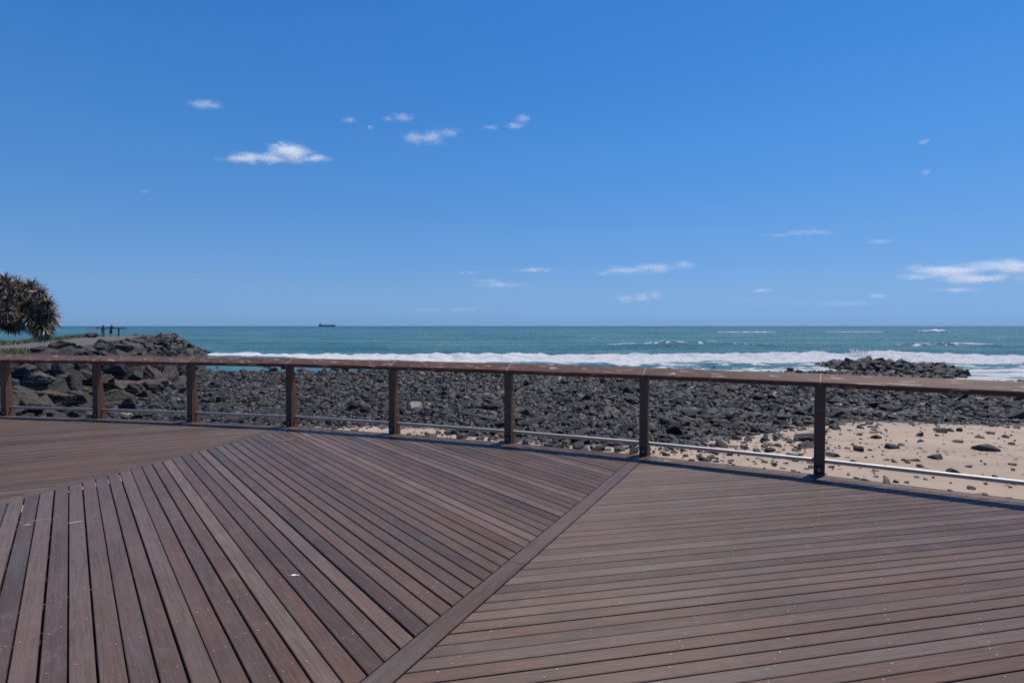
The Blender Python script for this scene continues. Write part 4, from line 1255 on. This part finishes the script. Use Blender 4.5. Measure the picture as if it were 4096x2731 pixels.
# ------------------------------------------------------------------ ship and buoys
SY = 6400.0
sx0 = -(2048 - 1274.5) / 2280 * SY; sx1 = -(2048 - 1342.5) / 2280 * SY
SL = sx1 - sx0
ship = empty('cargo_ship', ((sx0 + sx1) / 2, SY, SEA))
tag(ship, 'long dark bulk carrier with four deck cranes on the horizon', 'ship')
HULL = plain('hull_paint_hazed', (0.03, 0.10, 0.16), 0.6); SUP = plain('superstructure_paint_hazed', (0.22, 0.30, 0.34), 0.6); CRN = plain('crane_paint_hazed', (0.10, 0.22, 0.28), 0.6)  # blue of the distance haze is mixed into these ship colours
hl = SL / 2; bw = 15.0
outl = [(-hl, 5), (-hl + 4, bw), (hl - 30, bw), (hl - 10, 8), (hl, 0.6)]
outl2 = [(-hl + 6, 4), (-hl + 10, bw - 1), (hl - 32, bw - 1), (hl - 14, 6), (hl - 4, 0.4)]
V = []; n = len(outl) * 2
for lev, o_ in ((-6, outl2), (7, outl), (13.0, outl)):
    top = [(x, y, lev + (3.5 if lev > 10 and x > hl - 12 else 0)) for x, y in o_]
    V += top + [(x, -y, z) for x, y, z in top[::-1]]
Fs = [tuple(range(n - 1, -1, -1)), tuple(range(2 * n, 3 * n))]
for q in range(2):
    for k in range(n): Fs.append((q * n + k, q * n + (k + 1) % n, (q + 1) * n + (k + 1) % n, (q + 1) * n + k))
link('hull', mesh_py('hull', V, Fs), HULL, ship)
g = G()
for q in range(5): g.box(-hl + 17 - 0, -hl + 33 - q * 0.3, -12, 12, 13 + q * 2.9, 13 + q * 2.9 + 2.5)
g.box(-hl + 26, -hl + 35, -15, 15, 24.6 + 2.6, 28.4)
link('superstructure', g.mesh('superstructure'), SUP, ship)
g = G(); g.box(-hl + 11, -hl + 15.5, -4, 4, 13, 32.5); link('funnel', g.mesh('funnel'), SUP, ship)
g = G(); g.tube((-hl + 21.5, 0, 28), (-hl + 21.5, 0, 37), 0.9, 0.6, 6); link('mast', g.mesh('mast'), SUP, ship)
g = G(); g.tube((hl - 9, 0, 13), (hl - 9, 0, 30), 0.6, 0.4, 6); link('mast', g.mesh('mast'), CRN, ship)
for fr in (0.322, 0.478, 0.627, 0.782):
    x = -hl + fr * SL
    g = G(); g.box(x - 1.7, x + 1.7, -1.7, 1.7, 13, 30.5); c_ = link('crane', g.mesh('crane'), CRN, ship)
    g = G()
    if fr < 0.7: g.tube((x + 1.7, 0, 21), (x + 25, 0, 22), 0.7, 0.5, 6)
    else: g.tube((x + 1.7, 0, 21), (x + 22, 0, 16), 0.7, 0.5, 6)
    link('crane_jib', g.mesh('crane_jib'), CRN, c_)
g = G()
for q in range(5):
    x = -hl + (0.25 + q * 0.155) * SL
    g.box(x - 9, x + 9, -10, 10, 13, 14.6)
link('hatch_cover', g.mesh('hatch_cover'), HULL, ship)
ORANGE = plain('buoy_paint', (0.5, 0.10, 0.03), 0.5)
for (px_, yy, lab) in ((885, 470.0, 'small orange buoy floating beyond the surf left of the ship'), (2624, 310.0, 'small orange buoy floating on the open sea right of the centre')):
    bu = empty('buoy', ((px_ - 2048) / 2280 * yy, yy, SEA)); tag(bu, lab, 'buoy')
    prof = [(0.02, 1.0), (0.12, 0.98), (0.16, 0.6), (0.40, 0.45), (0.48, 0.1), (0.30, -0.25), (0.02, -0.3)]
    V = []; Fs = []; n = 12
    for r_, z_ in prof:
        for k in range(n): V.append((r_ * math.cos(2 * math.pi * k / n), r_ * math.sin(2 * math.pi * k / n), z_ + 0.15))
    for q in range(len(prof) - 1):
        for k in range(n): Fs.append((q * n + k, (q + 1) * n + k, (q + 1) * n + (k + 1) % n, q * n + (k + 1) % n))
    link('float', mesh_py('float', V, Fs, True), ORANGE, bu)

# ------------------------------------------------------------------ small things lying on the deck
def splat(name, x, y, rx, ry, rot, mat, seed, label, cat, holes=3):
    rg = np.random.default_rng(seed)
    root = None; V = []; Fs = []
    blobs = [(0, 0, 1.0)] + [(rg.uniform(-1.5, 1.5), rg.uniform(-1.2, 1.2), rg.uniform(0.2, 0.5)) for _ in range(holes)]
    for (bx, by, s) in blobs:
        b = len(V); n = 14
        V.append((bx * rx, by * ry, 0.0024))
        for k in range(n):
            a = 2 * math.pi * k / n; r_ = s * rg.uniform(0.6, 1.2)
            V.append((bx * rx + rx * r_ * math.cos(a), by * ry + ry * r_ * math.sin(a), 0.0016))
        Fs += [(b, b + 1 + k, b + 1 + (k + 1) % n) for k in range(n)]
    me = mesh_py(name, V, Fs, True)
    o = link(name, me, mat, None, (x, y, 0.0012)); o.rotation_euler = (0, 0, rot)
    tag(o, label, cat)
WHITE = plain('bird_lime_white', (0.72, 0.72, 0.70), 0.8); CREAM = plain('bird_lime_cream', (0.27, 0.23, 0.19), 0.9)
splat('bird_dropping', -1.447, 3.735, 0.024, 0.011, 0.1, WHITE, 1, 'bright white bird dropping in the middle of the centre bay of boards', 'dropping')
splat('bird_dropping', -3.66, 4.757, 0.042, 0.020, 0.5, CREAM, 2, 'cream bird dropping on the boards at the left, right of the long smear', 'dropping')
splat('bird_dropping', -4.03, 4.70, 0.026, 0.018, 0.9, CREAM, 3, 'pale bird dropping just below the long smear on the left boards', 'dropping')
splat('bird_dropping', -4.03, 4.80, 0.11, 0.006, 0.42, CREAM, 4, 'long thin pale smear across two boards at the left', 'dropping', 2)
splat('bird_dropping', 1.90, 6.93, 0.07, 0.03, -0.4, CREAM, 6, 'pale scuff by the joint near the rail shadow right of centre', 'dropping', 5)
g = G()
pp = [(-3.42, 8.13), (-3.34, 8.15), (-3.27, 8.19), (-3.22, 8.25), (-3.20, 8.30), (-3.23, 8.33)]
for i in range(len(pp) - 1): g.tube((*pp[i], 0.006), (*pp[i + 1], 0.006), 0.004, 0.004, 6)
TWIG = plain('dry_twig', (0.40, 0.33, 0.25), 0.9)
tag(link('twig', g.mesh('twig', True), TWIG), 'pale curled dry twig lying on the boards near the third joint post', 'twig')
g = G()
V = [(-0.05, -0.02, 0.002), (0.0, -0.03, 0.012), (0.055, -0.01, 0.004), (0.05, 0.02, 0.003), (0.0, 0.03, 0.016), (-0.045, 0.018, 0.003)]
me = mesh_py('dry_leaf', V, [(0, 1, 4, 5), (1, 2, 3, 4)])
tag(link('dry_leaf', me, plain('dry_leaf', (0.06, 0.035, 0.025), 0.8), None, (-7.36, 9.66, 0.002)), 'dark dry leaf on the boards by the rail shadow at the left', 'leaf')

# ------------------------------------------------------------------ clouds
def cloud(px_, py_, wpx, lobes, dens, dist, label, noise_sc=5.0, seed=0.0):
    """lobes: (u, v, ru, rv) in units of the cloud's width; v up"""
    X = (px_ - 2048) / 2280.0 * dist; Z = 1.65 - (py_ - 1304) / 2280.0 * dist
    Wm = wpx / 2280.0 * dist
    pts = []
    for (u, v, ru, rv) in lobes:
        for q in ICO[2][0]:
            pts.append(((u + q[0] * ru * 1.12) * Wm, q[1] * min(ru, rv * 2.2) * 1.12 * Wm, (v + q[2] * rv * 1.12) * Wm))
    bm = bmesh.new()
    for p in pts: bm.verts.new(p)
    r_ = bmesh.ops.convex_hull(bm, input=bm.verts)
    bmesh.ops.delete(bm, geom=[e for e in bm.verts if not e.link_faces], context='VERTS')
    me = bpy.data.meshes.new('cloud'); bm.to_mesh(me); bm.free()
    m = M('cloud_vapour')
    m.nt.nodes.remove(m.b)
    tc = m.n('TexCoord'); P = tc.outputs['Object']
    F_ = None
    for (u, v, ru, rv) in lobes:
        sb = m.n('VectorMath', operation='SUBTRACT'); m.l(P, sb.inputs[0]); sb.inputs[1].default_value = (u * Wm, 0, v * Wm)
        dv_ = m.n('VectorMath', operation='DIVIDE'); m.l(sb.outputs[0], dv_.inputs[0]); dv_.inputs[1].default_value = (ru * Wm, min(ru, rv * 2.2) * Wm, rv * Wm)
        ln = m.n('VectorMath', operation='LENGTH'); m.l(dv_.outputs[0], ln.inputs[0])
        f1 = m.math('SUBTRACT', 1.0, ln.outputs['Value'])
        F_ = f1 if F_ is None else m.math('MAXIMUM', F_, f1)
    mp = m.n('Mapping'); mp.inputs['Scale'].default_value = (0.8 / Wm, 0.8 / Wm, 2.6 / Wm); mp.inputs['Location'].default_value = (seed, seed * 0.7, seed * 1.3); m.l(P, mp.inputs[0])
    nz = m.noise(mp.outputs[0], noise_sc, 6, 0.56, 0.6)
    t = m.math('ADD', m.math('MULTIPLY', F_, 0.9), m.math('MULTIPLY', m.math('SUBTRACT', nz, 0.53), 2.0))
    dn = m.math('MULTIPLY', m.ramp(t, [(0.0, 0.0), (0.35, 0.16), (1.0, 1.0)]), dens / Wm)
    pv = m.n('VolumePrincipled'); pv.inputs['Color'].default_value = (1, 1, 1, 1); pv.inputs['Anisotropy'].default_value = 0.25
    m.l(dn, pv.inputs['Density'])
    m.l(pv.outputs[0], m.out.inputs['Volume'])
    o = link('cloud', me, m.m, None, (X, dist, Z))
    tag(o, label, 'cloud', 'small clouds in the blue sky')
    return o
cloud(1095, 634, 470, [(0.16, 0.03, 0.20, 0.085), (-0.05, -0.005, 0.33, 0.050), (-0.25, -0.02, 0.24, 0.038), (0.36, -0.01, 0.16, 0.035), (0.17, 0.06, 0.10, 0.055)], 32, 3000, 'long bright white cloud with a hump, largest in the left half of the sky', 8, 3.0)
cloud(826, 428, 170, [(0.0, 0.0, 0.45, 0.12), (0.15, -0.03, 0.38, 0.08)], 4.08, 3000, 'small thin cloud alone high on the left', 6, 8.0)
cloud(1720, 558, 260, [(-0.2, -0.01, 0.30, 0.10), (0.05, 0.0, 0.24, 0.12), (0.28, 0.08, 0.24, 0.08)], 4.76, 3000, 'patchy cloud in the middle of the row of small high clouds', 8, 11.0)
cloud(1598, 478, 150, [(0.1, 0.0, 0.42, 0.12), (-0.25, -0.04, 0.28, 0.07)], 3.40, 3000, 'small wisp above the patchy middle cloud', 6, 14.0)
cloud(2068, 497, 130, [(0.18, 0.12, 0.28, 0.13), (-0.05, -0.10, 0.40, 0.11)], 3.74, 3000, 'small wisp at the right end of the row of high clouds', 6, 17.0)
cloud(1965, 518, 90, [(0.0, 0.0, 0.46, 0.12)], 2.38, 3000, 'very small faint wisp left of the last one in the row', 5, 18.0)
cloud(1405, 489, 75, [(0.0, 0.0, 0.46, 0.14)], 2.72, 3000, 'tiny faint wisp at the left end of the row of high clouds', 5, 19.0)
cloud(1487, 518, 40, [(0.0, 0.0, 0.45, 0.2)], 2.04, 3000, 'tiny puff just below the left end of the row of high clouds', 4, 20.0)
cloud(592, 770, 55, [(0.0, 0.0, 0.45, 0.14)], 1.50, 3000, 'barely visible wisp low at the far left of the sky', 5, 21.0)
cloud(2570, 1072, 440, [(-0.15, -0.02, 0.34, 0.048), (0.12, 0.0, 0.27, 0.050), (0.37, 0.03, 0.15, 0.040), (-0.36, -0.05, 0.16, 0.028)], 8.84, 7000, 'long thin cloud low over the sea right of centre', 8, 23.0)
cloud(3195, 934, 310, [(0.1, 0.01, 0.42, 0.045), (-0.3, -0.03, 0.22, 0.028)], 6.80, 7000, 'thin streak of cloud above the long low one at the right', 7, 29.0)
cloud(3515, 967, 135, [(0.0, 0.0, 0.46, 0.09)], 3.40, 7000, 'faint small cloud right of the thin streak', 6, 31.0)
cloud(3900, 1100, 680, [(-0.15, 0.018, 0.38, 0.050), (0.25, 0.05, 0.40, 0.052), (-0.36, -0.01, 0.15, 0.034), (0.02, -0.02, 0.34, 0.042)], 26, 7000, 'broad flat bank of cloud low at the right edge of the sky', 6, 37.0)
cloud(2560, 1190, 210, [(-0.25, -0.02, 0.22, 0.10), (0.05, 0.0, 0.20, 0.12), (0.28, 0.04, 0.18, 0.11)], 4.76, 8000, 'puffy low cloud just above the horizon right of centre', 7, 41.0)
cloud(2130, 1080, 230, [(0.0, 0.0, 0.48, 0.055)], 8.98, 8000, 'faint cloud low in the middle of the sky', 7, 43.0)
cloud(2010, 1140, 340, [(0.0, 0.0, 0.48, 0.045), (-0.2, 0.05, 0.25, 0.03)], 7.48, 8000, 'very faint smear of cloud below the low middle one', 7, 47.0)
cloud(1870, 1092, 130, [(0.0, 0.0, 0.48, 0.05)], 5.98, 8000, 'short faint streak left of the low middle cloud', 6, 48.0)
cloud(1800, 1238, 420, [(0.0, 0.0, 0.48, 0.022)], 8.98, 9000, 'long barely visible streak close above the horizon in the centre', 7, 49.0)
cloud(700, 1100, 300, [(0.0, 0.0, 0.48, 0.022)], 2.72, 8000, 'long barely visible streak low at the left', 7, 50.0)
cloud(3505, 1185, 100, [(0.0, 0.0, 0.46, 0.13)], 3.06, 8000, 'small faint puff under the left end of the broad bank', 6, 53.0)
cloud(3045, 1162, 110, [(0.0, 0.0, 0.47, 0.09)], 6.73, 8000, 'small faint streak midway between the puffy low cloud and the broad bank', 6, 54.0)
cloud(3230, 1215, 900, [(0.0, 0.0, 0.49, 0.016), (-0.2, 0.012, 0.25, 0.012)], 6.60, 10000, 'very long faint haze streak just above the horizon at the right', 8, 56.0)
cloud(3820, 1160, 260, [(0.0, 0.0, 0.48, 0.05)], 7.48, 8000, 'faint wavy streak just below the broad bank', 6, 55.0)
cloud(3680, 575, 60, [(0.0, 0.0, 0.44, 0.18)], 1.77, 3500, 'tiny lone wisp high at the right', 5, 59.0)
cloud(3690, 695, 50, [(0.0, 0.0, 0.4, 0.28)], 1.77, 3500, 'tiny faint puff below the lone wisp at the right', 5, 61.0)
